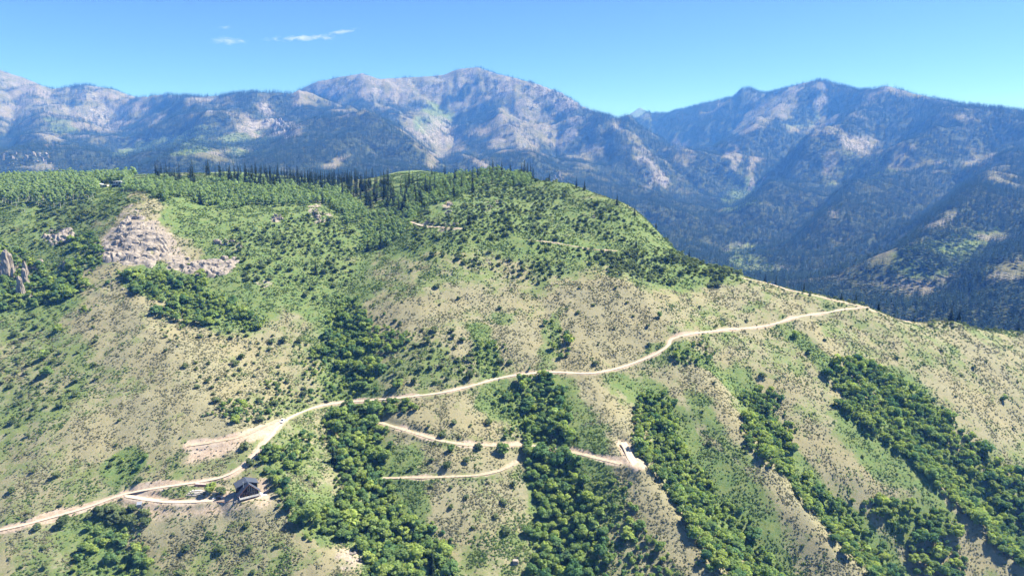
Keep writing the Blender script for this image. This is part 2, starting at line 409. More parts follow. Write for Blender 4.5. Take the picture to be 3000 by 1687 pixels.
far([(1060, 320, 5700), (1200, 400, 5000), (1290, 365, 5700), (1350, 470, 4300), (1400, 250, 6350), (1400, 310, 6050), (1330, 300, 6200), (1480, 400, 5350), (1600, 330, 5800), (1600, 450, 4950), (1800, 450, 4850), (1700, 560, 3700), (1900, 560, 3800),
     (2000, 460, 4900), (2080, 520, 4500), (2000, 620, 3400), (1650, 500, 4250), (1150, 290, 6200), (1950, 680, 2800)])
far([(1860, 390, 8600), (1960, 420, 6800), (2060, 470, 5800), (2130, 545, 4700), (2165, 600, 4000), (2160, 650, 3400), (2110, 720, 2700)])
far([(2200, 400, 5700), (2250, 330, 6400), (2400, 330, 6000), (2400, 400, 5300), (2100, 400, 6400), (2150, 470, 5300), (2300, 480, 4600), (2500, 400, 5000), (2600, 350, 5100), (2600, 500, 3900), (2800, 400, 4500), (2800, 500, 3400), (3000, 420, 4000), (3000, 500, 3200), (2350, 560, 3700),
     (2600, 600, 3000), (2800, 600, 2600), (3000, 600, 2400), (2400, 700, 2600), (2600, 700, 2250), (2800, 700, 2000), (3000, 700, 1900), (2250, 760, 2300), (2600, 800, 1750), (2800, 850, 1500), (3000, 850, 1400), (3300, 600, 2300), (3300, 850, 1350)])
fc += [(700, 1000, -300), (420, 1250, -330), (250, 1700, -320), (-300, 1900, -230), (-1000, 2000, -190), (-1900, 2100, -170), (-3000, 2300, -150), (1100, 900, -250), (1000, 1180, -280), (-800, 1000, -330), (0, 1000, -340), (600, 700, -330), (-2000, 1000, -300)]
for x in range(-7800, 7700, 2200): fc.append((x, 13300, 100)); fc.append((x, 9800, 150))
FG.Z = rbf(fc, FG.X, FG.Y, 130.0)
relief = np.clip((FG.Y - 1400) / 2500, .25, 1) * np.clip((10800 - FG.Y) / 1500, .06, 1)
FG.Z += relief * (120 * fbm(FG.X, FG.Y, 800, 5, .54, seed=31) + 10 * fbm(FG.X, FG.Y, 90, 2, seed=32))

FFEAT = [   # spurs (+) and ravines (-) of the mountains: photo polyline, amplitude, half width
    (vp((2040, 212), (1960, 290), (1880, 370), (1830, 430)), 100, 170), (vp((2090, 228), (2010, 330), (1900, 430), (1860, 480)), -120, 170), (vp((2230, 226), (2130, 330), (2020, 420), (1950, 500), (1880, 570)), 120, 170),
    (vp((2300, 262), (2200, 370), (2080, 480), (1960, 590)), -115, 160), (vp((2420, 275), (2330, 380), (2200, 480), (2050, 610)), 110, 160), (vp((2510, 330), (2420, 420), (2300, 520), (2150, 650)), -90, 140), (vp((2570, 380), (2500, 460), (2400, 560), (2270, 690)), 80, 120),
    (vp((1900, 240), (1840, 300), (1790, 350)), -60, 150), (vp((2570, 520), (2480, 600), (2380, 720)), -55, 90), (vp((2570, 620), (2500, 700), (2450, 770)), 50, 80),
    (vp((1180, 235), (1135, 300), (1110, 360), (1130, 420)), -120, 170), (vp((1195, 205), (1230, 290), (1300, 380), (1340, 420)), 90, 170), (vp((1350, 232), (1400, 310), (1385, 390)), -90, 170), (vp((1500, 275), (1550, 340), (1600, 420)), 70, 160), (vp((1050, 222), (1060, 270), (1090, 330)), 50, 130),
    (vp((1600, 300), (1680, 380), (1760, 460)), -60, 140), (vp((1450, 260), (1480, 330), (1500, 400)), -50, 110), (vp((740, 245), (860, 285), (960, 335), (1050, 385), (1180, 432)), 60, 180), (vp((690, 260), (640, 340), (600, 400)), -50, 150), (vp((830, 230), (900, 260), (1000, 290)), 40, 150),
    (vp((250, 232), (280, 300), (330, 350), (300, 400)), -70, 170), (vp((150, 232), (120, 300), (80, 360)), 70, 180), (vp((40, 215), (30, 300), (10, 370)), -60, 150), (vp((400, 255), (440, 310), (420, 380)), -40, 140), (vp((520, 260), (500, 330), (480, 400)), 40, 140)]
for pts, amp, w in FFEAT:
    x, y, z, ok = FG.hit([p[0] for p in pts], [p[1] for p in pts], 1500, 9000, 14)
    if not (np.diff(y) < 1500).all(): print('skipped spur', pts[0]); continue
    L = resample(np.stack([x, y], 1), 60); D, T, S = seg_dist(FG, L, w * 2.4)
    D = D + 70 * fbm(FG.X, FG.Y, 380, 3, seed=34)
    f = np.clip(T / (len(L) - 1), 0, 1); FG.Z += amp * np.minimum(1, f * 3 + .15) * np.exp(-(np.abs(D) / w) ** 1.3) * (D < w * 2.3)
def erode(Z, st, iters, K, m=0.45, diff=0.05):
    nx, ny = Z.shape; N = nx * ny
    idx = np.arange(N).reshape(nx, ny)
    for it in range(iters):
        best = np.zeros(Z.shape); rec = idx.copy()
        for dx, dy in ((1, 0), (-1, 0), (0, 1), (0, -1), (1, 1), (1, -1), (-1, 1), (-1, -1)):
            sh = np.full(Z.shape, 1e9); si = idx.copy()
            xs = slice(max(0, -dx), nx - max(0, dx)); xt = slice(max(0, dx), nx - max(0, -dx))
            ys = slice(max(0, -dy), ny - max(0, dy)); yt = slice(max(0, dy), ny - max(0, -dy))
            sh[xs, ys] = Z[xt, yt]; si[xs, ys] = idx[xt, yt]
            s = (Z - sh) / (st * math.hypot(dx, dy))
            b = s > best
            best[b] = s[b]; rec[b] = si[b]
        order = np.argsort(Z, axis=None)
        rl = rec.ravel().tolist(); ol = order.tolist()
        A = [1.0] * N
        for i in reversed(ol):
            r = rl[i]
            if r != i: A[r] += A[i]
        Aa = np.array(A)
        f = (K * (Aa * st * st) ** m / st).tolist()
        h = Z.ravel().tolist()
        for i in ol:
            r = rl[i]
            if r != i:
                k = f[i]; h[i] = (h[i] + k * h[r]) / (1 + k)
        Z = np.array(h).reshape(nx, ny)
        P = np.pad(Z, 1, mode='edge')
        Z = Z + diff * (P[2:, 1:-1] + P[:-2, 1:-1] + P[1:-1, 2:] + P[1:-1, :-2] - 4 * Z)
    return Z, Aa.reshape(nx, ny)
FB = FG.Z.copy()
FG.Z, FA = erode(FG.Z, 27.0, 10, 0.019, .47, .03)
lost = FB - FG.Z
P_ = lost.copy()
for _ in range(60):      # give back the broad loss so that the crests keep their height and only the ravines stay cut
    q = np.pad(P_, 1, mode='edge'); P_ = (q[2:, 1:-1] + q[:-2, 1:-1] + q[1:-1, 2:] + q[1:-1, :-2] + q[1:-1, 1:-1]) / 5
FG.Z += .85 * P_
FG.Z += relief * (34 * fbm(FG.X, FG.Y, 190, 4, .56, seed=33))
gx, gy = np.gradient(FG.Z, 27.0)
FSLOPE = np.hypot(gx, gy)
FLIT = (-gx * SUNV[0] - gy * SUNV[1] + SUNV[2]) / np.sqrt(1 + gx * gx + gy * gy)

def sil_fix():
    want = [(-500, 170), (0, 207), (60, 225), (150, 262), (200, 255), (245, 248), (330, 262), (400, 287), (480, 279), (590, 284), (660, 279), (740, 271), (800, 272), (855, 274), (880, 262), (930, 240), (1000, 226), (1060, 215), (1110, 232), (1180, 228), (1290, 222), (1345, 203), (1400, 198),
            (1450, 215), (1550, 240), (1640, 270), (1700, 308), (1760, 335), (1810, 348), (1845, 335), (1875, 314), (1905, 332), (1955, 333), (2080, 300), (2150, 284), (2170, 262), (2200, 257), (2240, 276), (2340, 247), (2400, 235), (2440, 243), (2520, 266), (2600, 253), (2700, 280), (2800, 303), (3000, 325), (3500, 350)]
    wx = [w[0] for w in want]; wy = [w[1] for w in want]
    for it in range(3):
        cx = np.arange(-300, 3301, 12.0); best = np.full(cx.shape, 1e9); by = np.zeros(cx.shape)
        for y in np.arange(3800, 12600, 25.0):
            z = np.zeros(cx.shape)
            for _ in range(4):
                x = (cx - 1500) / FPX * (y * CP - z * SP); z = FG.samp(x, np.full(cx.shape, y))
            p = proj(x, np.full(cx.shape, y), z)[1]
            m = p < best; best[m] = p[m]; by[m] = y
        dpy = best - np.interp(cx, wx, wy)                       # >0: too low
        P_x, P_y = proj(FG.X, FG.Y, FG.Z)
        d = np.interp(P_x, cx, dpy); yc = np.interp(P_x, cx, by)
        w = np.clip(1 - np.abs(FG.Y - yc) / (0.17 * yc), 0, 1); w = w * w * (3 - 2 * w)
        FG.Z += w * d / FPX * FG.Y * .95
sil_fix()

# ------------------------------------------------------------------ materials
def mat(name):
    m = bpy.data.materials.new(name); m.use_nodes = True
    nt = m.node_tree
    b = nt.nodes['Principled BSDF']
    b.inputs['Specular IOR Level'].default_value = 0.15
    b.inputs['Roughness'].default_value = 0.9
    return m, nt, b
def nd(nt, typ, **kw):
    n = nt.nodes.new(typ)
    for k, v in kw.items():
        if k.startswith('i_'): n.inputs[int(k[2:]) if k[2:].isdigit() else k[2:]].default_value = v
        else: setattr(n, k, v)
    return n
def mixc(nt, fac, a, b, blend='MIX'):
    n = nt.nodes.new('ShaderNodeMix'); n.data_type = 'RGBA'; n.blend_type = blend
    for s, v in ((0, fac), (6, a), (7, b)):
        if isinstance(v, (float, int)): n.inputs[s].default_value = v
        elif isinstance(v, tuple): n.inputs[s].default_value = (*v, 1) if len(v) == 3 else v
        else: nt.links.new(v, n.inputs[s])
    return n.outputs[2]
def mth(nt, op, a, b=0.0, clamp=False):
    n = nt.nodes.new('ShaderNodeMath'); n.operation = op; n.use_clamp = clamp
    for s, v in ((0, a), (1, b)):
        if isinstance(v, (float, int)): n.inputs[s].default_value = v
        else: nt.links.new(v, n.inputs[s])
    return n.outputs[0]
def noise(nt, vec, scale, detail=4.0, rough=.6, dist=0.0):
    n = nt.nodes.new('ShaderNodeTexNoise'); n.inputs['Scale'].default_value = scale; n.inputs['Detail'].default_value = detail
    n.inputs['Roughness'].default_value = rough; n.inputs['Distortion'].default_value = dist
    nt.links.new(vec, n.inputs['Vector']); return n.outputs[0]
def ramp(nt, fac, lo, hi):
    n = nt.nodes.new('ShaderNodeMapRange'); n.interpolation_type = 'SMOOTHSTEP'
    nt.links.new(fac, n.inputs[0]); n.inputs[1].default_value = lo; n.inputs[2].default_value = hi
    return n.outputs[0]
def plain(name, col, rough=.8, spec=.2, var=0.0, scale=3.0, metal=0.0):
    m, nt, b = mat(name)
    b.inputs['Roughness'].default_value = rough; b.inputs['Specular IOR Level'].default_value = spec; b.inputs['Metallic'].default_value = metal
    g = nd(nt, 'ShaderNodeNewGeometry')
    n = noise(nt, g.outputs['Position'], scale, 5.0)
    k = max(var, .04)
    c = mixc(nt, ramp(nt, n, .3, .7), tuple(x * (1 - k) for x in col), tuple(min(x * (1 + k), 1) for x in col))
    nt.links.new(c, b.inputs['Base Color'])
    return m

def ground_material():
    m, nt, b = mat('hill_ground')
    g = nd(nt, 'ShaderNodeNewGeometry'); P = g.outputs['Position']
    a = nd(nt, 'ShaderNodeVertexColor', layer_name='cover')
    sp = nd(nt, 'ShaderNodeSeparateColor'); nt.links.new(a.outputs[0], sp.inputs[0])
    gr, ba, ro = sp.outputs[0], sp.outputs[1], sp.outputs[2]
    n1 = noise(nt, P, .16, 6.0, .66); n2 = noise(nt, P, .75, 5.0, .7); n3 = noise(nt, P, 2.2, 3.0, .6); n4 = noise(nt, P, .035, 4.0, .6)
    straw = mixc(nt, ramp(nt, n3, .3, .7), (.192, .178, .108), (.278, .252, .165))
    sage = mixc(nt, ramp(nt, n3, .4, .7), (.180, .178, .108), (.25, .238, .158))
    dry = mixc(nt, ramp(nt, n2, .42, .62), straw, sage)
    dry = mixc(nt, ramp(nt, n4, .42, .62), dry, mixc(nt, .4, dry, (.25, .215, .12)))
    gcol = mixc(nt, ramp(nt, n2, .35, .65), (.078, .135, .046), (.135, .182, .070))
    gcol = mixc(nt, ramp(nt, n1, .4, .65), gcol, mixc(nt, .5, gcol, (.175, .185, .07)))
    gm = mth(nt, 'ADD', gr, mth(nt, 'MULTIPLY', mth(nt, 'SUBTRACT', n1, .5), 1.3))
    gm = mth(nt, 'ADD', gm, mth(nt, 'MULTIPLY', mth(nt, 'SUBTRACT', n2, .5), .9))
    col = mixc(nt, ramp(nt, gm, .30, .72), dry, gcol)
    soil = mixc(nt, ramp(nt, n2, .3, .7), (.30, .225, .165), (.43, .345, .27))
    soil = mixc(nt, ramp(nt, n1, .45, .7), soil, (.40, .335, .275))
    bm = mth(nt, 'ADD', ba, mth(nt, 'MULTIPLY', mth(nt, 'SUBTRACT', n2, .5), .9))
    bmask = mth(nt, 'MULTIPLY', ramp(nt, bm, .25, .7), ramp(nt, ba, .02, .2))
    col = mixc(nt, bmask, col, soil)
    rock = mixc(nt, ramp(nt, n2, .3, .7), (.205, .172, .142), (.345, .30, .255))
    rm = mth(nt, 'ADD', ro, mth(nt, 'MULTIPLY', mth(nt, 'SUBTRACT', n1, .5), 1.2))
    rmask = mth(nt, 'MULTIPLY', ramp(nt, rm, .35, .65), ramp(nt, ro, .03, .2))
    col = mixc(nt, rmask, col, rock)
    nt.links.new(col, b.inputs['Base Color'])
    bp = nd(nt, 'ShaderNodeBump'); bp.inputs['Strength'].default_value = .6; bp.inputs['Distance'].default_value = .5
    hsum = mth(nt, 'ADD', n2, mth(nt, 'MULTIPLY', n3, .5))
    nt.links.new(hsum, bp.inputs['Height']); nt.links.new(bp.outputs[0], b.inputs['Normal'])
    b.inputs['Specular IOR Level'].default_value = .05
    return m

def mountain_material():
    m, nt, b = mat('mountain_ground')
    g = nd(nt, 'ShaderNodeNewGeometry'); P = g.outputs['Position']
    a = nd(nt, 'ShaderNodeVertexColor', layer_name='cover')
    sp = nd(nt, 'ShaderNodeSeparateColor'); nt.links.new(a.outputs[0], sp.inputs[0])
    fo, me, ro = sp.outputs[0], sp.outputs[1], sp.outputs[2]
    n1 = noise(nt, P, .006, 7.0, .65); n2 = noise(nt, P, .05, 6.0, .7); n3 = noise(nt, P, .0018, 4.0, .6)
    scree = mixc(nt, ramp(nt, n2, .3, .7), (.115, .110, .094), (.228, .214, .182))
    scree = mixc(nt, ramp(nt, n3, .42, .6), scree, mixc(nt, .6, scree, (.175, .148, .115)))
    grass = mixc(nt, ramp(nt, n2, .35, .65), (.085, .088, .040), (.145, .138, .068))
    col = mixc(nt, ramp(nt, n1, .38, .60), grass, scree)
    mead = mixc(nt, ramp(nt, n2, .35, .65), (.085, .125, .035), (.14, .17, .06))
    mm = mth(nt, 'ADD', me, mth(nt, 'MULTIPLY', mth(nt, 'SUBTRACT', n2, .5), .8))
    col = mixc(nt, ramp(nt, mm, .35, .65), col, mead)
    rock = mixc(nt, ramp(nt, n2, .35, .65), (.12, .108, .10), (.27, .25, .235))
    rm = mth(nt, 'ADD', ro, mth(nt, 'MULTIPLY', mth(nt, 'SUBTRACT', n2, .5), 1.0))
    col = mixc(nt, ramp(nt, rm, .42, .62), col, rock)
    fl = mixc(nt, ramp(nt, n2, .35, .7), (.028, .042, .020), (.080, .095, .042))
    fm = mth(nt, 'ADD', fo, mth(nt, 'MULTIPLY', mth(nt, 'SUBTRACT', n2, .5), .9))
    col = mixc(nt, mth(nt, 'MULTIPLY', ramp(nt, fm, .40, .8), .9), col, fl)
    nt.links.new(col, b.inputs['Base Color'])
    bp = nd(nt, 'ShaderNodeBump'); bp.inputs['Strength'].default_value = .8; bp.inputs['Distance'].default_value = 14.0
    nt.links.new(n2, bp.inputs['Height']); nt.links.new(bp.outputs[0], b.inputs['Normal'])
    b.inputs['Specular IOR Level'].default_value = .03
    return m

def foliage_material(name, dark, light, transl=.5, inst=False):
    m, nt, b = mat(name)
    oi = nd(nt, 'ShaderNodeObjectInfo')
    at_ = nd(nt, 'ShaderNodeAttribute', attribute_name='leaf')
    c = mixc(nt, oi.outputs['Random'], dark, light)
    k = mth(nt, 'ADD', mth(nt, 'MULTIPLY', at_.outputs['Fac'], .75), .62)
    n = nt.nodes.new('ShaderNodeMix'); n.data_type = 'RGBA'; n.blend_type = 'MULTIPLY'; n.inputs[0].default_value = 1.0
    nt.links.new(c, n.inputs[6]); cc = nt.nodes.new('ShaderNodeCombineColor')
    for s in range(3): nt.links.new(k, cc.inputs[s])
    nt.links.new(cc.outputs[0], n.inputs[7])
    df = nd(nt, 'ShaderNodeBsdfDiffuse'); tr = nd(nt, 'ShaderNodeBsdfTranslucent'); mx = nd(nt, 'ShaderNodeMixShader'); mx.inputs[0].default_value = transl
    nt.links.new(n.outputs[2], df.inputs[0])
    tc = mixc(nt, 1.0, n.outputs[2], (1.25, 1.35, .6), 'MULTIPLY'); nt.links.new(tc, tr.inputs[0])
    nt.links.new(df.outputs[0], mx.inputs[1]); nt.links.new(tr.outputs[0], mx.inputs[2])
    nt.nodes.remove(b)
    nt.links.new(mx.outputs[0], nt.nodes['Material Output'].inputs[0])
    return m
M = {}
M['ground'] = ground_material()
M['mountain'] = mountain_material()
M['maple'] = foliage_material('maple_leaves', (.115, .215, .10), (.33, .40, .12))
M['shrub'] = foliage_material('shrub_leaves', (.105, .15, .075), (.20, .24, .12))
M['aspen'] = foliage_material('aspen_leaves', (.23, .32, .16), (.32, .41, .21), .55)
M['needle'] = foliage_material('conifer_needles', (.014, .026, .014), (.032, .050, .024), .06)
M['farneedle'] = foliage_material('far_conifer_needles', (.013, .028, .016), (.044, .066, .036), .08)
M['sage'] = foliage_material('sagebrush_leaves', (.175, .182, .115), (.255, .248, .165), .3)
M['grass'] = foliage_material('green_tuft_leaves', (.062, .118, .042), (.175, .235, .088), .3)
M['bark'] = plain('grey_brown_bark', (.13, .10, .075), .95, .05, .25, 2.0)
M['aspenbark'] = plain('pale_aspen_bark', (.55, .53, .47), .9, .05, .2, 1.2)

# ------------------------------------------------------------------ mesh helpers
def mesh(name, v, f, m=None, smooth=False):
    me = bpy.data.meshes.new(name)
    me.from_pydata([tuple(map(float, p)) for p in v], [], [tuple(map(int, q)) for q in f])
    if m: me.materials.append(m)
    if smooth: me.polygons.foreach_set('use_smooth', np.ones(len(me.polygons), bool))
    me.update(); return me
def obj(name, me, parent=None, loc=(0, 0, 0), rotz=0.0, sc=None):
    o = bpy.data.objects.new(name, me); COL.objects.link(o)
    o.location = loc
    if rotz: o.rotation_euler = (0, 0, rotz)
    if sc is not None: o.scale = sc if hasattr(sc, '__len__') else (sc, sc, sc)
    if parent: o.parent = parent
    return o
def tag(o, label=None, cat=None, group=None, kind=None):
    if label: o['label'] = label
    if cat: o['category'] = cat
    if group: o['group'] = group
    if kind: o['kind'] = kind
    return o
def grid_mesh(name, Vt, na, nr, m):
    me = bpy.data.meshes.new(name)
    i = np.arange(na - 1)[:, None] * nr + np.arange(nr - 1)[None]
    q = np.stack([i, i + nr, i + nr + 1, i + 1], -1).reshape(-1, 4)
    me.vertices.add(len(Vt)); me.vertices.foreach_set('co', Vt.astype(np.float32).ravel())
    me.loops.add(q.size); me.loops.foreach_set('vertex_index', q.astype(np.int32).ravel())
    me.polygons.add(len(q)); me.polygons.foreach_set('loop_start', np.arange(0, q.size, 4, dtype=np.int32))
    me.polygons.foreach_set('use_smooth', np.ones(len(q), bool))
    me.materials.append(m); me.update(calc_edges=True); me.validate(); return me
def set_cover(me, r, g, b):
    a = me.color_attributes.new('cover', 'FLOAT_COLOR', 'POINT')
    c = np.stack([r, g, b, np.ones_like(r)], -1).astype(np.float32); a.data.foreach_set('color', c.ravel())

# ------------------------------------------------------------------ the hill
A0, A1 = R(-42.5), R(44.5)
na, nr = 740, 600
az = np.linspace(A0, A1, na); rr = 240 * (1420 / 240) ** np.linspace(0, 1, nr)
AZ, RR = np.meshgrid(az, rr, indexing='ij')
hx, hy = (RR * np.sin(AZ)).ravel(), (RR * np.cos(AZ)).ravel()
hzv = NG.samp(hx, hy) + .16 * fbm(hx, hy, 2.6, 2, .6, seed=41)
HILLZ = hzv.reshape(na, nr)
hm = grid_mesh('hillside', np.stack([hx, hy, hzv], 1), na, nr, M['ground'])
set_cover(hm, NG.samp(hx, hy, GREEN), NG.samp(hx, hy, BARE), NG.samp(hx, hy, ROCK))
tag(obj('hillside', hm), kind='structure')
HILL_H = np.maximum.accumulate(HILLZ / RR, axis=1)         # skyline of the hill by azimuth
HAZ, HRR = az, rr
def hid_hill(x, y, z, tol=.003):
    """True where the point lies well behind the hill's own skyline"""
    a = np.arctan2(x, y); r = np.hypot(x, y)
    i = np.clip(np.rint((a - A0) / (A1 - A0) * (na - 1)).astype(int), 0, na - 1)
    j = np.clip((np.log(np.maximum(r - 4, 1) / 240) / math.log(1420 / 240) * (nr - 1)).astype(int), 0, nr - 1)
    return z / r < HILL_H[i, j] - tol

# ------------------------------------------------------------------ the mountains
P_x, P_y = proj(FG.X, FG.Y, FG.Z)
fjx = fbm(FG.X, FG.Y, 420, 4, .6, seed=51); fjy = fbm(FG.X, FG.Y, 420, 4, .6, seed=52)
fk = fbm(FG.X, FG.Y, 150, 3, .65, seed=57); fl_ = fbm(FG.X, FG.Y, 150, 3, .65, seed=58)
QX, QY = P_x / V + 40 * fjx + 26 * fk, P_y / V + 30 * fjy + 18 * fl_
FOR = np.full(FG.X.shape, .86)
for b in [(60, 250, 170, 70, 20, .16), (230, 245, 110, 32, 0, .28), (330, 262, 60, 40, 0, .2), (150, 320, 150, 40, 0, .34), (450, 255, 150, 18, 0, .35), (420, 300, 120, 22, -10, .45), (260, 290, 60, 40, 60, .25),
          (350, 372, 75, 13, -14, .06), (480, 350, 70, 26, -10, .30), (600, 330, 60, 50, -30, .38), (700, 300, 60, 36, 30, .32), (520, 388, 36, 12, 0, .12), (650, 310, 26, 30, 0, .25), (590, 380, 40, 14, 0, .3), (480, 372, 50, 12, -10, .2), (90, 425, 60, 8, 0, .3), (840, 412, 26, 8, -20, .1),
          (1000, 215, 220, 48, 0, .10), (1200, 215, 170, 50, 18, .08), (830, 225, 80, 30, -18, .25), (880, 262, 90, 24, 12, .34), (1090, 300, 80, 70, 50, .16), (1330, 270, 170, 50, 30, .16), (1250, 330, 130, 50, 20, .20), (1130, 345, 30, 60, 10, .12), (1430, 350, 90, 36, 35, .20), (1480, 290, 100, 26, 36, .42), (1560, 330, 90, 26, 38, .36), (1110, 390, 26, 30, 10, .1),
          (1185, 235, 44, 9, -52, .85), (1130, 262, 26, 14, -30, .6), (1190, 300, 70, 22, -16, .78), (1060, 262, 36, 12, 0, .5), (1400, 320, 50, 14, -40, .6), (1500, 310, 60, 16, -40, .8), (1640, 430, 50, 44, 0, .45), (1480, 410, 90, 10, -30, .5), (1210, 410, 40, 18, 30, .4), (1690, 350, 50, 12, 36, .4),
          (1850, 480, 30, 56, 20, .22), (1600, 280, 50, 14, 20, .15), (1870, 420, 36, 14, -40, .3), (1720, 385, 30, 40, 30, .35),
          (1910, 300, 30, 64, 36, .08), (1985, 262, 22, 70, 40, .06), (2060, 280, 16, 56, 40, .2), (2040, 325, 70, 18, -14, .05), (1830, 392, 40, 7, -36, .06), (1840, 262, 60, 14, -10, .35), (1880, 240, 26, 10, 0, .2), (2040, 225, 70, 14, 10, .25), (2200, 250, 20, 70, 48, .4), (2300, 232, 80, 15, 20, .24), (2420, 262, 90, 14, 15, .5),
          (2140, 355, 60, 30, 10, .22), (2230, 365, 70, 26, 20, .36), (2130, 400, 60, 26, -20, .42), (2310, 412, 70, 11, 0, .10), (2490, 420, 70, 20, 14, .3), (2410, 300, 60, 30, 10, .55), (2100, 430, 26, 20, -30, .12), (2200, 300, 50, 30, -30, .6),
          (2080, 533, 16, 8, -40, .03), (2480, 582, 50, 15, -10, .05), (2420, 620, 80, 26, -26, .25), (1875, 645, 60, 26, 24, .28), (1940, 665, 34, 16, 0, .2), (2260, 640, 60, 16, -24, .35), (2550, 680, 40, 22, -20, .3), (2330, 560, 90, 9, -26, .5), (2400, 680, 50, 14, -30, .5), (2120, 600, 60, 10, -25, .55), (2280, 700, 40, 14, -30, .5)]:
    blob(FOR, *b, hard=1.1)
FOR += .09 + .34 * fbm(FG.X, FG.Y, 300, 4, .6, seed=53) + .42 * fbm(FG.X, FG.Y, 95, 3, .65, seed=59) + .14 * np.clip((.75 - FLIT) * 2.4, -1, 1) * (FG.Y > 3000) + .05 * np.clip(np.log10(FA) - 1, 0, 1)
np.clip(FOR, 0, 1, out=FOR)
MEAD = np.full(FG.X.shape, .18)
for b in [(350, 372, 90, 16, -14, .9), (480, 360, 90, 30, -10, .75), (600, 350, 90, 40, 0, .6), (1850, 480, 44, 60, 20, .95), (1900, 655, 90, 40, 20, .75), (2400, 630, 150, 60, -20, .75), (150, 330, 50, 26, 0, .6), (1090, 290, 50, 40, 30, .55), (2480, 582, 50, 15, -10, .3), (2150, 420, 160, 40, 0, .5), (2010, 300, 40, 30, -40, .5), (1640, 300, 100, 30, 30, .6)]: blob(MEAD, *b)
MEAD += .4 * fbm(FG.X, FG.Y, 260, 3, .6, seed=54)
FROCK = np.clip((FSLOPE - .78) * 2.2, 0, .75) + .35 * fbm(FG.X, FG.Y, 200, 4, .65, seed=55)
for b in [(70, 380, 80, 26, 0, .9), (700, 305, 60, 34, 30, .6), (1430, 285, 120, 40, 32, .62), (1640, 440, 50, 40, 0, .8), (2140, 355, 60, 30, 10, .55), (1400, 440, 16, 14, 0, .8), (1110, 330, 40, 40, 40, .5), (640, 305, 30, 26, 0, .55), (260, 300, 50, 30, 30, .5), (2545, 785, 26, 14, 0, .9)]: blob(FROCK, *b)
np.clip(FROCK, 0, 1, out=FROCK)
B0, B1 = R(-43), R(45); ma, mr = 1000, 380
az2 = np.linspace(B0, B1, ma); rr2 = 880 * (13600 / 880) ** np.linspace(0, 1, mr)
AZ2, RR2 = np.meshgrid(az2, rr2, indexing='ij')
fx, fy = (RR2 * np.sin(AZ2)).ravel(), (RR2 * np.cos(AZ2)).ravel()
fz = FG.samp(fx, fy)
rk = FG.samp(fx, fy, FROCK)
fz += (4 + 22 * rk * (fy > 2500)) * fbm(fx, fy, 60, 3, .6, seed=56)
FZ = fz.reshape(ma, mr)
fm_ = grid_mesh('mountains', np.stack([fx, fy, fz], 1), ma, mr, M['mountain'])
set_cover(fm_, FG.samp(fx, fy, FOR), FG.samp(fx, fy, MEAD), rk)
tag(obj('mountains', fm_), kind='structure')
FAR_H = np.maximum.accumulate(FZ / RR2, axis=1)
def far_h(x, y):
    i = np.clip((np.arctan2(x, y) - B0) / (B1 - B0) * (ma - 1), 0, ma - 1.001); j = np.clip(np.log(np.hypot(x, y) / 880) / math.log(13600 / 880) * (mr - 1), 0, mr - 1.001)
    i0 = i.astype(int); j0 = j.astype(int); fi = i - i0; fj = j - j0
    return (FZ[i0, j0] * (1 - fi) + FZ[i0 + 1, j0] * fi) * (1 - fj) + (FZ[i0, j0 + 1] * (1 - fi) + FZ[i0 + 1, j0 + 1] * fi) * fj
def hid_far(x, y, z, tol=.003):
    a = np.arctan2(x, y); r = np.hypot(x, y)
    i = np.clip(np.rint((a - B0) / (B1 - B0) * (ma - 1)).astype(int), 0, ma - 1)
    j = np.clip((np.log(r * .985 / 880) / math.log(13600 / 880) * (mr - 1)).astype(int), 0, mr - 1)
    return z / r < FAR_H[i, j] - tol

# ------------------------------------------------------------------ plant meshes
def leaf_cards(c, nrm, size, rng):
    """quads centred at c, facing nrm"""
    n = len(c)
    nrm = nrm / np.maximum(np.linalg.norm(nrm, axis=1, keepdims=True), 1e-6)
    t = np.cross(nrm, rng.normal(size=(n, 3))); t /= np.maximum(np.linalg.norm(t, axis=1, keepdims=True), 1e-6)
    s = np.cross(nrm, t); a = (size * rng.uniform(.7, 1.3, n))[:, None]
    b = a * rng.uniform(.55, 1.0, n)[:, None]
    return np.stack([c - t * a - s * b * .6, c + t * a * .5 - s * b, c + t * a + s * b * .6, c - t * a * .5 + s * b], 1).reshape(-1, 3)
def card_mesh(name, parts, m):
    """parts: list of (verts (4n,3), shade per card)"""
    v = np.concatenate([p[0] for p in parts]); sh = np.concatenate([p[1] for p in parts]); n = len(v) // 4
    me = bpy.data.meshes.new(name)
    me.vertices.add(len(v)); me.vertices.foreach_set('co', v.astype(np.float32).ravel())
    me.loops.add(4 * n); me.loops.foreach_set('vertex_index', np.arange(4 * n, dtype=np.int32))
    me.polygons.add(n); me.polygons.foreach_set('loop_start', np.arange(0, 4 * n, 4, dtype=np.int32))
    a = me.attributes.new('leaf', 'FLOAT', 'FACE'); a.data.foreach_set('value', sh.astype(np.float32))
    me.materials.append(m); me.update(calc_edges=True); me.validate(); return me
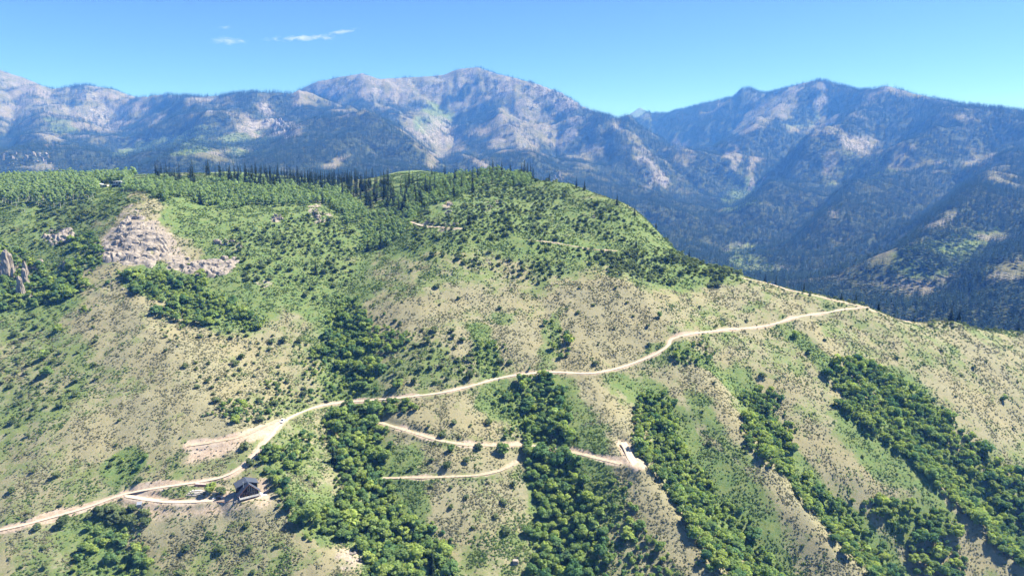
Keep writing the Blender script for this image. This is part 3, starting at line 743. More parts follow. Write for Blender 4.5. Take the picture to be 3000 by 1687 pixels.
def broad_crown(name, seed, m, r=.5, h=1.0, base=.12, lobes=11, cards=46, size=.075, squash=.8):
    """a round crown of leafy lobes: total height h, radius r, unit tree"""
    rng = np.random.default_rng(seed); parts = []
    mid = base + (h - base) * .5
    for k in range(lobes):
        ph = k * 2.4 + rng.uniform(0, .8); q = rng.uniform(0, 1) ** .6
        zt = base + (h - base) * rng.uniform(.16, .84)
        env = math.sqrt(max(1 - ((zt - mid) / ((h - base) * .62)) ** 2, .05))
        lr = r * rng.uniform(.34, .54)
        c = np.array([math.cos(ph) * (r - lr * .7) * q * env, math.sin(ph) * (r - lr * .7) * q * env, zt])
        d = rng.normal(size=(cards, 3)); d /= np.linalg.norm(d, axis=1, keepdims=True)
        d[:, 2] = np.where(d[:, 2] < -.3, -d[:, 2], d[:, 2])
        p = c + d * lr * rng.uniform(.72, 1.06, (cards, 1)) * np.array([1, 1, squash])
        p[:, 2] = np.maximum(p[:, 2], base * .4)
        nn = d + np.array([0, 0, .35]) + rng.normal(size=d.shape) * .36
        sh = np.clip(rng.normal(.5, .2, cards) + rng.uniform(-.22, .22), 0, 1)
        parts.append((leaf_cards(p, nn, size, rng), sh))
    return card_mesh(name, parts, m)
def conifer_crown(name, seed, m, h=1.0, r=.16, tiers=13, per=10, base=.06, narrow=1.0):
    rng = np.random.default_rng(seed); parts = []
    for k in range(tiers):
        f = k / (tiers - 1); z = base + (h - base) * (f ** .92) * .97
        rad = r * narrow * (1 - f) ** .8 + .012
        nb = max(int(per * (1 - .6 * f)), 4)
        ph = rng.uniform(0, 6.28) + np.arange(nb) * 6.283 / nb + rng.normal(0, .16, nb)
        rl = rad * rng.uniform(.65, 1.2, nb)
        dirv = np.stack([np.cos(ph), np.sin(ph), np.full(nb, -.42)], 1)
        side = np.stack([-np.sin(ph), np.cos(ph), np.zeros(nb)], 1)
        w = (rl * .48 + .01)[:, None]; top = np.array([0, 0, z + .035 * h]); L = rl[:, None]
        dz = np.array([0, 0, -.022 * h])
        v = np.stack([np.repeat(top[None], nb, 0), top + dirv * L * .62 - side * w, top + dirv * L + dz, top + dirv * L * .62 + side * w], 1).reshape(-1, 3)
        parts.append((v, np.clip(rng.normal(.5, .25, nb), 0, 1)))
    tip = np.array([[-.012, 0, h * .93], [.012, 0, h * .93], [.004, .006, h], [-.004, -.006, h]])
    parts.append((tip, np.array([.5])))
    return card_mesh(name, parts, m)
def trunk_mesh(name, m, h, r0, r1, seed, limbs=4, lean=.03, sides=6):
    rng = random.Random(seed); v, f = [], []
    def tube(pts):
        b = len(v)
        for (p, rad) in pts:
            for s in range(sides): a = 6.2832 * s / sides; v.append((p[0] + rad * math.cos(a), p[1] + rad * math.sin(a), p[2]))
        for k in range(len(pts) - 1):
            for s in range(sides): f.append((b + k * sides + s, b + k * sides + (s + 1) % sides, b + (k + 1) * sides + (s + 1) % sides, b + (k + 1) * sides + s))
        f.append(tuple(b + (len(pts) - 1) * sides + s for s in range(sides)))
    lx, ly = rng.uniform(-lean, lean), rng.uniform(-lean, lean)
    tube([((lx * t, ly * t, h * t - .03 * (t == 0)), r0 + (r1 - r0) * t) for t in (0, .33, .66, 1)])
    for k in range(limbs):
        t = rng.uniform(.4, .9); a = 6.28 * k / max(limbs, 1) + rng.uniform(-.5, .5); L = h * rng.uniform(.3, .55); q = r0 * (1 - t) * .6 + r1 * .5
        p = (lx * t, ly * t, h * t)
        tube([(p, q), ((p[0] + math.cos(a) * L * .5, p[1] + math.sin(a) * L * .5, p[2] + L * .35), q * .7), ((p[0] + math.cos(a) * L * .8, p[1] + math.sin(a) * L * .8, p[2] + L * .8), q * .35)])
    return mesh(name, v, f, m)
MAPLE = [broad_crown('tree_crown', 100 + k, M['maple'], .47 + .05 * (k % 3), 1.0, .10, 12 + k % 3 * 2, 44, .074) for k in range(5)]
SHRUB = [broad_crown('shrub_foliage', 200 + k, M['shrub'], .55 + .06 * (k % 2), .80, .04, 9, 38, .088, .72) for k in range(4)]
ASPEN = [broad_crown('aspen_crown', 300 + k, M['aspen'], .17 + .025 * (k % 2), 1.0, .38, 10, 34, .042, 1.0) for k in range(4)]
ASPENF = [broad_crown('young_aspen_crown', 320 + k, M['aspen'], .31 + .04 * (k % 2), 1.0, .12, 10, 34, .05, 1.0) for k in range(3)]
FIR = [conifer_crown('fir_crown', 400 + k, M['needle'], 1.0, .15 + .02 * (k % 3), 15, 11, .05) for k in range(4)]
SPIRE = [conifer_crown('spruce_crown', 420 + k, M['needle'], 1.0, .105 + .022 * (k % 3), 15, 9, .04) for k in range(4)]
FARFIR = [conifer_crown('far_fir', 440 + k, M['farneedle'], 1.0, .15 + .03 * (k % 3), 6, 7, .02) for k in range(4)]
SAGE = [broad_crown('sage_clump', 500 + k, M['sage'], .55, .62, .0, 3, 6, .24, .6) for k in range(3)]
TUFT = [broad_crown('green_clump', 520 + k, M['grass'], .55, .60, .0, 3, 6, .25, .6) for k in range(3)]
MT = [trunk_mesh('tree_trunk', M['bark'], .55, .030, .014, 10 + k) for k in range(3)]
FT = [trunk_mesh('fir_trunk', M['bark'], .9, .018, .004, 20 + k, 0, .005) for k in range(2)]
AT = [trunk_mesh('aspen_trunk', M['aspenbark'], .82, .0135, .005, 30 + k, 2, .03) for k in range(3)]
ST = [trunk_mesh('shrub_stem', M['bark'], .45, .03, .012, 40 + k, 5, .04) for k in range(2)]

def scatter(name, pos, scl, rot, protos, label=None, kind='stuff', cat=None):
    """one object of kind stuff: copies of the given plant meshes standing at pos"""
    n = len(pos); me = bpy.data.meshes.new(name)
    me.vertices.add(n); me.vertices.foreach_set('co', np.asarray(pos, np.float32).ravel())
    s = np.asarray(scl, np.float32)
    if s.ndim == 1: s = np.repeat(s[:, None], 3, 1)
    a = me.attributes.new('size', 'FLOAT_VECTOR', 'POINT'); a.data.foreach_set('vector', s.ravel())
    r3 = np.zeros((n, 3), np.float32); r3[:, 2] = rot
    a = me.attributes.new('turn', 'FLOAT_VECTOR', 'POINT'); a.data.foreach_set('vector', r3.ravel())
    a = me.attributes.new('pick', 'INT', 'POINT'); a.data.foreach_set('value', np.arange(n, dtype=np.int32) * 7919 % len(protos))
    o = obj(name, me); tag(o, label, cat, None, kind)
    ng = bpy.data.node_groups.new(name, 'GeometryNodeTree')
    ng.interface.new_socket('Geometry', in_out='INPUT', socket_type='NodeSocketGeometry')
    ng.interface.new_socket('Geometry', in_out='OUTPUT', socket_type='NodeSocketGeometry')
    gi = ng.nodes.new('NodeGroupInput'); go = ng.nodes.new('NodeGroupOutput'); ip = ng.nodes.new('GeometryNodeInstanceOnPoints')
    jn = ng.nodes.new('GeometryNodeJoinGeometry')
    for pm in protos:
        po = bpy.data.objects.new(pm.name, pm)
        inf = ng.nodes.new('GeometryNodeObjectInfo'); inf.inputs['Object'].default_value = po; inf.inputs['As Instance'].default_value = False
        g2 = ng.nodes.new('GeometryNodeGeometryToInstance')
        ng.links.new(inf.outputs['Geometry'], g2.inputs[0]); ng.links.new(g2.outputs[0], jn.inputs[0])
    def attr(nm, dt):
        q = ng.nodes.new('GeometryNodeInputNamedAttribute'); q.data_type = dt; q.inputs[0].default_value = nm; return q.outputs[0]
    ng.links.new(gi.outputs[0], ip.inputs['Points']); ng.links.new(jn.outputs[0], ip.inputs['Instance'])
    ip.inputs['Pick Instance'].default_value = True
    ng.links.new(attr('pick', 'INT'), ip.inputs['Instance Index'])
    er = ng.nodes.new('FunctionNodeEulerToRotation'); ng.links.new(attr('turn', 'FLOAT_VECTOR'), er.inputs[0]); ng.links.new(er.outputs[0], ip.inputs['Rotation'])
    ng.links.new(attr('size', 'FLOAT_VECTOR'), ip.inputs['Scale'])
    ng.links.new(ip.outputs[0], go.inputs[0])
    md = o.modifiers.new('scatter', 'NODES'); md.node_group = ng
    return o

# ------------------------------------------------------------------ the far forest: one mass
def far_forest():
    n = 880000
    a = RNG.uniform(R(-40), R(41.5), n)
    r = np.sqrt(RNG.uniform(1000 ** 2, 8600 ** 2, n))
    # even per hectare near, thinner far away
    keep = RNG.random(n) < np.clip(.75 + (3000 - r) / 4500, .42, 1.0)
    a, r = a[keep], r[keep]
    x, y = r * np.sin(a), r * np.cos(a)
    cov = FG.samp(x, y, FOR) + .35 * fbm(x, y, 55, 2, .6, seed=61)
    ok = RNG.random(len(x)) < np.clip((cov - .08) * 1.15, 0, 1) ** 1.25
    x, y, r = x[ok], y[ok], r[ok]
    z = far_h(x, y)
    h = RNG.uniform(14, 29, len(x)) * (1 + .28 * np.clip((r - 3000) / 2500, 0, 1)) * np.where(cov[ok] < .35, .75, 1.0)
    vis = ~hid_far(x, y, z + h, .004) & ~hid_hill(x, y, z + h, .004)
    x, y, z, h = x[vis], y[vis], z[vis], h[vis]
    w = h * RNG.uniform(.85, 1.25, len(h))
    print('far forest', len(x))
    scatter('far_conifer_forest', np.stack([x, y, z - .6], 1), np.stack([w, w, h], 1), RNG.uniform(0, 6.28, len(x)), FARFIR, 'dark blue conifer forest covering the far mountainsides', cat='forest')
far_forest()
def far_shrubs():
    n = 260000
    a = RNG.uniform(R(-40), R(41.5), n); r = np.sqrt(RNG.uniform(1000 ** 2, 5200 ** 2, n))
    x, y = r * np.sin(a), r * np.cos(a)
    cov = FG.samp(x, y, MEAD)
    ok = RNG.random(n) < np.clip((cov - .42) * 1.1, 0, .8)
    x, y = x[ok], y[ok]; z = far_h(x, y); h = RNG.uniform(3, 8, len(x))
    vis = ~hid_far(x, y, z + h, .003) & ~hid_hill(x, y, z + h, .003)
    x, y, z, h = x[vis], y[vis], z[vis], h[vis]
    print('far shrubs', len(x))
    scatter('far_shrub_patches', np.stack([x, y, z - .4], 1), np.stack([h * 1.5, h * 1.5, h], 1), RNG.uniform(0, 6.28, len(x)), TUFT, 'green shrub patches in the clearings of the far mountainsides', cat='shrubs')
far_shrubs()

# ------------------------------------------------------------------ sagebrush and tufts on the hill
def ground_cover():
    n = 560000
    a = RNG.uniform(R(-39), R(40), n); r = 245 + 800 * RNG.random(n) ** 1.45
    x, y = r * np.sin(a), r * np.cos(a)
    z = NG.samp(x, y); bare = NG.samp(x, y, BARE); rock = NG.samp(x, y, ROCK); gr = NG.samp(x, y, GREEN)
    clump = fbm(x, y, 9, 3, .6, seed=71)
    pr = np.clip(.50 + 1.3 * clump, .06, 1) * np.clip(1 - 1.12 * bare, .03, 1) * np.clip(1 - .75 * rock, .1, 1)
    ok = (RNG.random(n) < pr) & ~hid_hill(x, y, z + 1.0, .002)
    for nm in ROADW:                                   # nothing grows on the wheel ways
        L = ROADW[nm]; hw = ROADS[nm][1]
        ix = np.clip(((x - NG.x0) / NG.st).astype(int), 0, NG.X.shape[0] - 1); iy = np.clip(((y - NG.y0) / NG.st).astype(int), 0, NG.X.shape[1] - 1)
        D, T, S = seg_dist(NG, L, 8); ok &= D[ix, iy] > hw + .9
    x, y, z, gr, r = x[ok], y[ok], z[ok], gr[ok], r[ok]
    isg = (gr + .55 * fbm(x, y, 12, 3, .6, seed=72) + RNG.normal(0, .10, len(x))) > .50
    s = (RNG.uniform(.32, 1.05, len(x)) ** 1.3 + .22) * (1 + np.clip((r - 450) / 600, 0, .8))
    s = np.where(isg, s * 1.15, s)
    print('ground cover', len(x), isg.sum())
    rot = RNG.uniform(0, 6.28, len(x)); hgt = s * RNG.uniform(.45, .95, len(x)) * np.where(isg, .75, .8)
    P = np.stack([x, y, z - .05], 1); S3 = np.stack([s, s, hgt], 1)
    scatter('sagebrush_cover', P[~isg], S3[~isg], rot[~isg], SAGE, 'grey green sagebrush clumps dotting the dry hillside', cat='sagebrush')
    scatter('green_undergrowth', P[isg], S3[isg], rot[isg], TUFT, 'low green undergrowth spread over the moist hollows', cat='undergrowth')
ground_cover()

# ------------------------------------------------------------------ roads
M['road'] = plain('pale_gravel', (.60, .53, .44), .95, .05, .16, .9)
M['track'] = plain('weedy_gravel', (.34, .285, .215), .95, .05, .25, .7)
def wheel_road_material():
    m, nt, b = mat('dirt_road_gravel')
    g = nd(nt, 'ShaderNodeNewGeometry'); P = g.outputs['Position']
    n1 = noise(nt, P, .35, 5.0, .65); n2 = noise(nt, P, 2.5, 4.0, .6)
    uv = nd(nt, 'ShaderNodeAttribute', attribute_name='across')
    d = mth(nt, 'ABSOLUTE', mth(nt, 'SUBTRACT', mth(nt, 'ABSOLUTE', uv.outputs['Fac']), .45))
    rut = ramp(nt, mth(nt, 'ADD', d, mth(nt, 'MULTIPLY', n1, .25)), .15, .42)
    c = mixc(nt, rut, (.52, .45, .365), (.43, .355, .28))
    c = mixc(nt, ramp(nt, n2, .35, .7), c, mixc(nt, .35, c, (.42, .34, .27)))
    nt.links.new(c, b.inputs['Base Color']); b.inputs['Specular IOR Level'].default_value = .05
    return m
M['road'] = wheel_road_material()
def road(nm, name, m):
    L = ROADW[nm]; hw = ROADS[nm][1]; n = len(L)
    t = np.gradient(L[:, :2], axis=0); t /= np.maximum(np.linalg.norm(t, axis=1, keepdims=True), 1e-6)
    nn = np.stack([-t[:, 1], t[:, 0]], 1); v, f, ac = [], [], []
    prof = [(-1, -.06), (-.78, .06), (-.45, .03), (0, .11), (.45, .03), (.78, .06), (1, -.06)]
    wob = hw * (1 + .22 * fbm(L[:, 0], L[:, 1], 9, 2, seed=81)); k = len(prof)
    for i in range(n):
        for a, dz in prof:
            x, y = L[i, :2] + nn[i] * a * wob[i]
            v.append((x, y, L[i, 2] + dz + .22)); ac.append(a)
    for i in range(n - 1):
        for j in range(k - 1): f.append((i * k + j, i * k + j + 1, (i + 1) * k + j + 1, (i + 1) * k + j))
    me = mesh(name, v, f, m, True)
    a = me.attributes.new('across', 'FLOAT', 'POINT'); a.data.foreach_set('value', np.array(ac, np.float32))
    tag(obj(name, me), kind='structure')
for nm, name, m in (('main', 'dirt_road', 'road'), ('ridge', 'ridge_road', 'road'), ('drive', 'driveway', 'road'), ('track_mid', 'dirt_track', 'track'), ('track_low', 'dirt_track_lower', 'track'), ('old_track', 'old_dirt_track', 'track'), ('gravel_pad', 'gravel_pad', 'road'), ('trail_top', 'dirt_path', 'road'), ('trail_dome', 'dirt_path_upper', 'track'), ('ridge_end', 'ridge_path', 'track')):
    road(nm, name, M[m])

# ------------------------------------------------------------------ things need ground under them
def gp(px, py):
    x, y, z, ok = NG.hit([px], [py]); return float(x[0]), float(y[0]), float(z[0])
def gv(vx, vy): return gp(vx * V, vy * V)
def gz(x, y): return float(NG.samp(np.array([x]), np.array([y]))[0])

def empty(name, loc, rotz=0.0):
    o = bpy.data.objects.new(name, None); COL.objects.link(o); o.location = loc; o.rotation_euler = (0, 0, rotz); o.empty_display_size = .5
    return o
class MB:
    """collects shapes, builds ONE mesh object"""
    def __init__(s): s.v, s.f = [], []
    def box(s, x0, x1, y0, y1, z0, z1):
        b = len(s.v); s.v += [(x, y, z) for x in (x0, x1) for y in (y0, y1) for z in (z0, z1)]
        s.f += [tuple(b + i for i in q) for q in ((0, 1, 3, 2), (4, 6, 7, 5), (0, 4, 5, 1), (2, 3, 7, 6), (0, 2, 6, 4), (1, 5, 7, 3))]; return s
    def prism(s, poly, axis, a, c):
        """poly in the plane across axis ('x' or 'y'), extruded from a to c"""
        b = len(s.v); n = len(poly)
        for t in (a, c):
            for p, z in poly: s.v.append((t, p, z) if axis == 'x' else (p, t, z))
        s.f.append(tuple(b + i for i in range(n))); s.f.append(tuple(b + n + i for i in reversed(range(n))))
        for i in range(n): j = (i + 1) % n; s.f.append((b + i, b + n + i, b + n + j, b + j))
        return s
    def cyl(s, p, q, r, n=10):
        p, q = Vector(p), Vector(q); d = (q - p).normalized(); u = d.orthogonal().normalized(); w = d.cross(u); b = len(s.v)
        for c in (p, q):
            for k in range(n): a = 6.2832 * k / n; s.v.append(tuple(c + u * r * math.cos(a) + w * r * math.sin(a)))
        for k in range(n): s.f.append((b + k, b + (k + 1) % n, b + n + (k + 1) % n, b + n + k))
        s.f.append(tuple(b + k for k in reversed(range(n)))); s.f.append(tuple(b + n + k for k in range(n))); return s
    def quad(s, *p): b = len(s.v); s.v += list(p); s.f.append(tuple(range(b, b + len(p)))); return s
    def build(s, name, m, parent=None, bevel=0.0):
        me = mesh(name, s.v, s.f, m)
        bm = bmesh.new(); bm.from_mesh(me); bmesh.ops.recalc_face_normals(bm, faces=bm.faces)
        if bevel: bmesh.ops.bevel(bm, geom=list(bm.edges), offset=bevel, segments=1, affect='EDGES')
        bm.to_mesh(me); bm.free()
        return obj(name, me, parent)

# ------------------------------------------------------------------ rocks
def rock_material(name, a, c, tint):
    m, nt, b = mat(name)
    g = nd(nt, 'ShaderNodeNewGeometry'); P = g.outputs['Position']
    n1 = noise(nt, P, .45, 6.0, .7); n2 = noise(nt, P, 2.4, 4.0, .6); oi = nd(nt, 'ShaderNodeObjectInfo')
    w = nt.nodes.new('ShaderNodeTexWave'); w.bands_direction = 'Z'; w.inputs['Scale'].default_value = .28; w.inputs['Distortion'].default_value = 5; w.inputs['Detail'].default_value = 3
    nt.links.new(P, w.inputs['Vector'])
    col = mixc(nt, ramp(nt, n1, .3, .7), a, c)
    col = mixc(nt, mth(nt, 'MULTIPLY', w.outputs['Fac'], .35), col, tint)
    col = mixc(nt, mth(nt, 'MULTIPLY', oi.outputs['Random'], .3), col, tint)
    nt.links.new(col, b.inputs['Base Color']); b.inputs['Specular IOR Level'].default_value = .05
    bp = nd(nt, 'ShaderNodeBump'); bp.inputs['Strength'].default_value = .8; bp.inputs['Distance'].default_value = .4
    nt.links.new(mth(nt, 'ADD', n1, n2), bp.inputs['Height']); nt.links.new(bp.outputs[0], b.inputs['Normal'])
    return m
M['rock'] = rock_material('pale_limestone', (.205, .18, .158), (.345, .31, .278), (.255, .208, .172))
M['whiterock'] = rock_material('far_white_limestone', (.24, .21, .19), (.40, .36, .33), (.30, .26, .23))
def block_mesh(name, seed, m, cuts=2, jit=.13, taper=.15):
    bm = bmesh.new(); bmesh.ops.create_cube(bm, size=1.0)
    bmesh.ops.subdivide_edges(bm, edges=list(bm.edges), cuts=cuts, use_grid_fill=True)
    rng = random.Random(seed); ph = [rng.uniform(0, 6.28) for _ in range(6)]
    for v in bm.verts:
        c = v.co; c *= (1.0 - .16 * (abs(c.x) + abs(c.y) + abs(c.z) - .5))
        k = 1 - taper * (c.z + .5); c.x *= k; c.y *= k
        c.x += jit * (math.sin(7 * c.z + ph[0]) * .5 + rng.uniform(-.5, .5)); c.y += jit * (math.sin(6 * c.z + ph[1]) * .5 + rng.uniform(-.5, .5)); c.z += jit * .8 * (math.sin(6 * c.x + ph[2]) * .5 + rng.uniform(-.5, .5))
        c.z += .5
    bmesh.ops.recalc_face_normals(bm, faces=bm.faces)
    me = bpy.data.meshes.new(name); bm.to_mesh(me); bm.free(); me.materials.append(m); return me
BLOCK = [block_mesh('rock_block', 600 + k, M['rock'], 2, .10, .10) for k in range(7)]
SPIREB = [block_mesh('rock_spire', 620 + k, M['whiterock'], 3, .17, .5) for k in range(6)]
def outcrop(label, poly, n, smin, smax, tall=1.0, group=None, name='rock_outcrop', seed=0, sink=.3):
    """a crag of separate blocks standing in a photo polygon (view coordinates)"""
    rng = random.Random(seed); xs = [p[0] for p in poly]; ys = [p[1] for p in poly]; pts = []
    while len(pts) < n:
        q = (rng.uniform(min(xs), max(xs)), rng.uniform(min(ys), max(ys)))
        if in_poly(np.array([q[0]]), np.array([q[1]]), poly)[0]: pts.append(q)
    x, y, z, ok = NG.hit([p[0] * V for p in pts], [p[1] * V for p in pts])
    k0 = int(np.argmin(z)); e = empty(name, (float(np.mean(x)), float(np.mean(y)), float(np.min(z))))
    tag(e, label, 'rock', group)
    for i in range(n):
        s = rng.uniform(smin, smax) * (1.25 if rng.random() < .2 else .85)
        o = obj('rock_block', BLOCK[rng.randrange(len(BLOCK))], e)
        o.location = (x[i] - e.location.x, y[i] - e.location.y, z[i] - e.location.z - s * sink * tall)
        o.rotation_euler = (rng.uniform(-.12, .12), rng.uniform(-.12, .12), rng.uniform(-.35, .35) + rng.choice((0, 0, 0, 1.57)))
        o.scale = (s * rng.uniform(1.1, 2.6), s * rng.uniform(.9, 1.4), s * tall * rng.uniform(.6, 1.15))
    return e
def rock_face(e, poly, seed, rise=3.0, step=.8):
    """the bedrock itself: a ledged, cracked skin standing proud of the slope inside a photo polygon"""
    x, y, z, ok = NG.hit([p[0] * V for p in poly], [p[1] * V for p in poly])
    gx_, gy_ = np.meshgrid(np.arange(x.min() - 8, x.max() + 8, step), np.arange(y.min() - 8, y.max() + 8, step), indexing='ij')
    zz = NG.samp(gx_, gy_); px, py = proj(gx_, gy_, zz); jx_ = 14 * fbm(gx_, gy_, 14, 3, .65, seed=200 + seed); jy_ = 14 * fbm(gx_, gy_, 14, 3, .65, seed=210 + seed)
    ins = in_poly(px / V + jx_, py / V + jy_, poly).astype(float)
    for _ in range(5): q = np.pad(ins, 1, mode='edge'); ins = (q[2:, 1:-1] + q[:-2, 1:-1] + q[1:-1, 2:] + q[1:-1, :-2] + q[1:-1, 1:-1]) / 5
    t = zz / 4.2 + 2.6 * fbm(gx_, gy_, 34, 4, .6, seed=220 + seed) + .05 * gx_; fr = t - np.floor(t)
    patch = np.clip(.5 + 2.4 * fbm(gx_, gy_, 18, 2, .5, seed=250 + seed), 0, 1)
    lift = rise * (.25 + .75 * patch * (np.clip((fr - .0) / .16, 0, 1) - fr)) + 2.4 * fbm(gx_, gy_, 9, 4, .62, seed=230 + seed)
    crack = np.abs(fbm(gx_, gy_, 8, 3, .5, seed=240 + seed)); lift -= 1.5 * np.clip(1 - crack / .05, 0, 1)
    h = zz - .7 + ins * (lift + .7); keep = ins > .06; idx = -np.ones(ins.shape, int); idx[keep] = np.arange(keep.sum())
    a, b, c, d = idx[:-1, :-1], idx[1:, :-1], idx[1:, 1:], idx[:-1, 1:]; m = (a >= 0) & (b >= 0) & (c >= 0) & (d >= 0)
    v = np.stack([gx_[keep] - e.location.x, gy_[keep] - e.location.y, h[keep] - e.location.z], 1)
    obj('rock_face', mesh('rock_face', v, np.stack([a[m], b[m], c[m], d[m]], 1), M['rock']), e)
def ledges(label, rows, smin, smax, tall, seed, sink=.5, face=None):
    """jointed bedrock: rows of close set blocks along ledges (view coordinates)"""
    rng = random.Random(seed); P = []
    for (x0, y0, x1, y1) in rows:
        n = max(int(math.hypot(x1 - x0, y1 - y0) * V / 2.9 / ((smin + smax) * .36)), 2)
        for i in range(n):
            t = (i + rng.uniform(-.3, .3)) / max(n - 1, 1); P.append(((x0 + (x1 - x0) * t) * V, (y0 + (y1 - y0) * t + rng.uniform(-15, 15)) * V))
    x, y, z, ok = NG.hit([p[0] for p in P], [p[1] for p in P]); e = empty('rock_outcrop', (float(np.mean(x)), float(np.mean(y)), float(np.min(z)))); tag(e, label, 'rock')
    if face: rock_face(e, face, seed)
    for i in range(0, len(P), 2):
        s = smin * .7 + (smax * 1.1 - smin * .7) * rng.random() ** 1.8; o = obj('rock_block', BLOCK[rng.randrange(len(BLOCK))], e)
        o.location = (x[i] - e.location.x, y[i] - e.location.y + .6, z[i] - e.location.z - s * sink * tall)
        o.rotation_euler = (rng.uniform(-.12, .12), rng.uniform(-.12, .12), rng.uniform(-.9, .9)); o.scale = (s * rng.uniform(.9, 2.1), s * rng.uniform(1.2, 1.8), s * tall * rng.uniform(.75, 1.35))
ledges('large pale stepped crag on the crest of the left spur', [(318, 560, 372, 562), (312, 576, 392, 580), (300, 592, 402, 600), (290, 607, 345, 610), (262, 622, 350, 624), (355, 616, 412, 612), (248, 640, 332, 648), (300, 656, 420, 642), (340, 634, 400, 630)], 1.6, 4.4, .7, 1, .6, [(318, 548), (352, 545), (392, 570), (412, 600), (428, 640), (372, 668), (330, 660), (256, 660), (244, 634), (284, 604), (300, 570)])
ledges('long pale rock ledge to the right of the large crag', [(428, 660, 500, 668), (488, 684, 566, 682), (470, 672, 560, 672), (566, 658, 592, 661)], 1.6, 3.2, 1.2, 2, .5, [(420, 650), (500, 655), (596, 650), (600, 668), (570, 692), (500, 694), (430, 676)])
ledges('short pale rock wall above the shrubs left of the large crag', [(122, 596, 178, 588), (126, 606, 178, 602)], 1.6, 3.2, 1.3, 3, .5, [(112, 590), (180, 576), (188, 604), (120, 614)])
TOWER = [block_mesh('rock_tower', 640 + k, M['rock'], 4, .13, .42) for k in range(4)]
def pinnacle(label, spec, seed):
    rng = random.Random(seed); e = None
    for i, (vx, vy, h, w) in enumerate(spec):
        x, y, z = gv(vx, vy)
        if e is None: e = empty('rock_pinnacle', (x, y, z)); tag(e, label, 'rock')
        o = obj('rock_tower', TOWER[(seed + i) % 4], e); o.location = (x - e.location.x, y - e.location.y, z - e.location.z - 1.5); o.rotation_euler = (rng.uniform(-.06, .06), rng.uniform(-.06, .06), rng.uniform(-.5, .5)); o.scale = (w * .78, w * .7, h * 1.25)
pinnacle('thick rounded rock tower at the left edge of the picture', [(14, 704, 21, 9), (28, 694, 17, 8), (4, 706, 14, 7), (33, 706, 10, 5)], 1)
pinnacle('slender rock pinnacle rising out of the thicket on the left', [(56, 745, 14, 7), (64, 728, 15, 7), (68, 706, 14, 5.5), (48, 746, 9, 5)], 2)
outcrop('small rock rib between the pinnacle and the large crag', [(88, 652), (110, 650), (112, 680), (92, 682)], 8, 2.0, 3.4, 1.5, seed=6)
outcrop('small pointed rock standing in scrub below the left crag', [(160, 662), (172, 660), (176, 676), (164, 676)], 4, 1.8, 3.0, 1.9, seed=7)
outcrop('low broken rock band on the green slope right of the crag', [(540, 604), (600, 602), (610, 616), (540, 616)], 11, 1.4, 2.8, 1.2, seed=8)
outcrop('small rock knob in the green bowl, the lower of two', [(688, 544), (708, 542), (712, 560), (690, 560)], 7, 1.8, 3.2, 1.5, seed=9)
outcrop('narrow rock rib in the green bowl, the upper of two', [(782, 526), (800, 524), (804, 560), (788, 556)], 10, 1.8, 3.2, 1.4, seed=10)
outcrop('rough rocks beside the head of the tree filled draw', [(872, 530), (905, 535), (930, 548), (880, 552)], 9, 1.5, 2.6, 1.0, seed=11)
outcrop('pale rocks above the path cut on the domed hill', [(1118, 512), (1140, 515), (1136, 545), (1122, 545)], 9, 1.8, 3.0, 1.3, seed=12)
outcrop('rocky bank right above the upper dirt path', [(1060, 556), (1130, 560), (1165, 568), (1080, 568)], 14, 1.3, 2.4, 1.0, seed=13)
outcrop('scattered stones near the top of the domed hill', [(1210, 505), (1270, 505), (1275, 525), (1215, 522)], 10, 1.2, 2.2, .8, seed=14)
outcrop('flat stones in the grass under the domed hill', [(1170, 650), (1240, 655), (1235, 668), (1170, 662)], 8, .9, 1.7, .7, seed=15)
outcrop('rock band on the right shoulder of the domed hill', [(1470, 532), (1530, 545), (1525, 556), (1470, 545)], 9, 1.2, 2.2, .8, seed=16)
outcrop('pale crumbling rocks on the bank at the lower edge', [(850, 1385), (890, 1380), (915, 1405), (880, 1420)], 12, .5, 1.2, .8, seed=17)
outcrop('cluster of stones just below the gravel scar left of the road', [(480, 1128), (560, 1120), (590, 1130), (490, 1160)], 14, .4, .9, .7, seed=18)
outcrop('small stones tumbled on the slope under the large crag', [(250, 690), (330, 680), (340, 730), (250, 740)], 16, .8, 1.8, .8, seed=19)
def white_boulder():
    x, y, z = gv(1297, 1416); e = obj('boulder', BLOCK[2], None, (x, y, z - .4)); e.scale = (3.2, 2.6, 2.4); tag(e, 'big pale boulder among shrubs at the lower edge', 'boulder')
    for i, (vx, vy) in enumerate([(667, 1232), (663, 1238), (660, 1244)]):
        x, y, z = gv(vx, vy - 4); o = obj('boulder', BLOCK[i + 3], None, (x - 9.5, y + 1, gz(x - 9.5, y + 1) - .25)); s = (1.1, .9, 1.0)[i]; o.scale = (s, s, s * 1.1); tag(o, 'pale landscaping stone in the row left of the dark house', 'boulder', 'stones left of the house')
white_boulder()
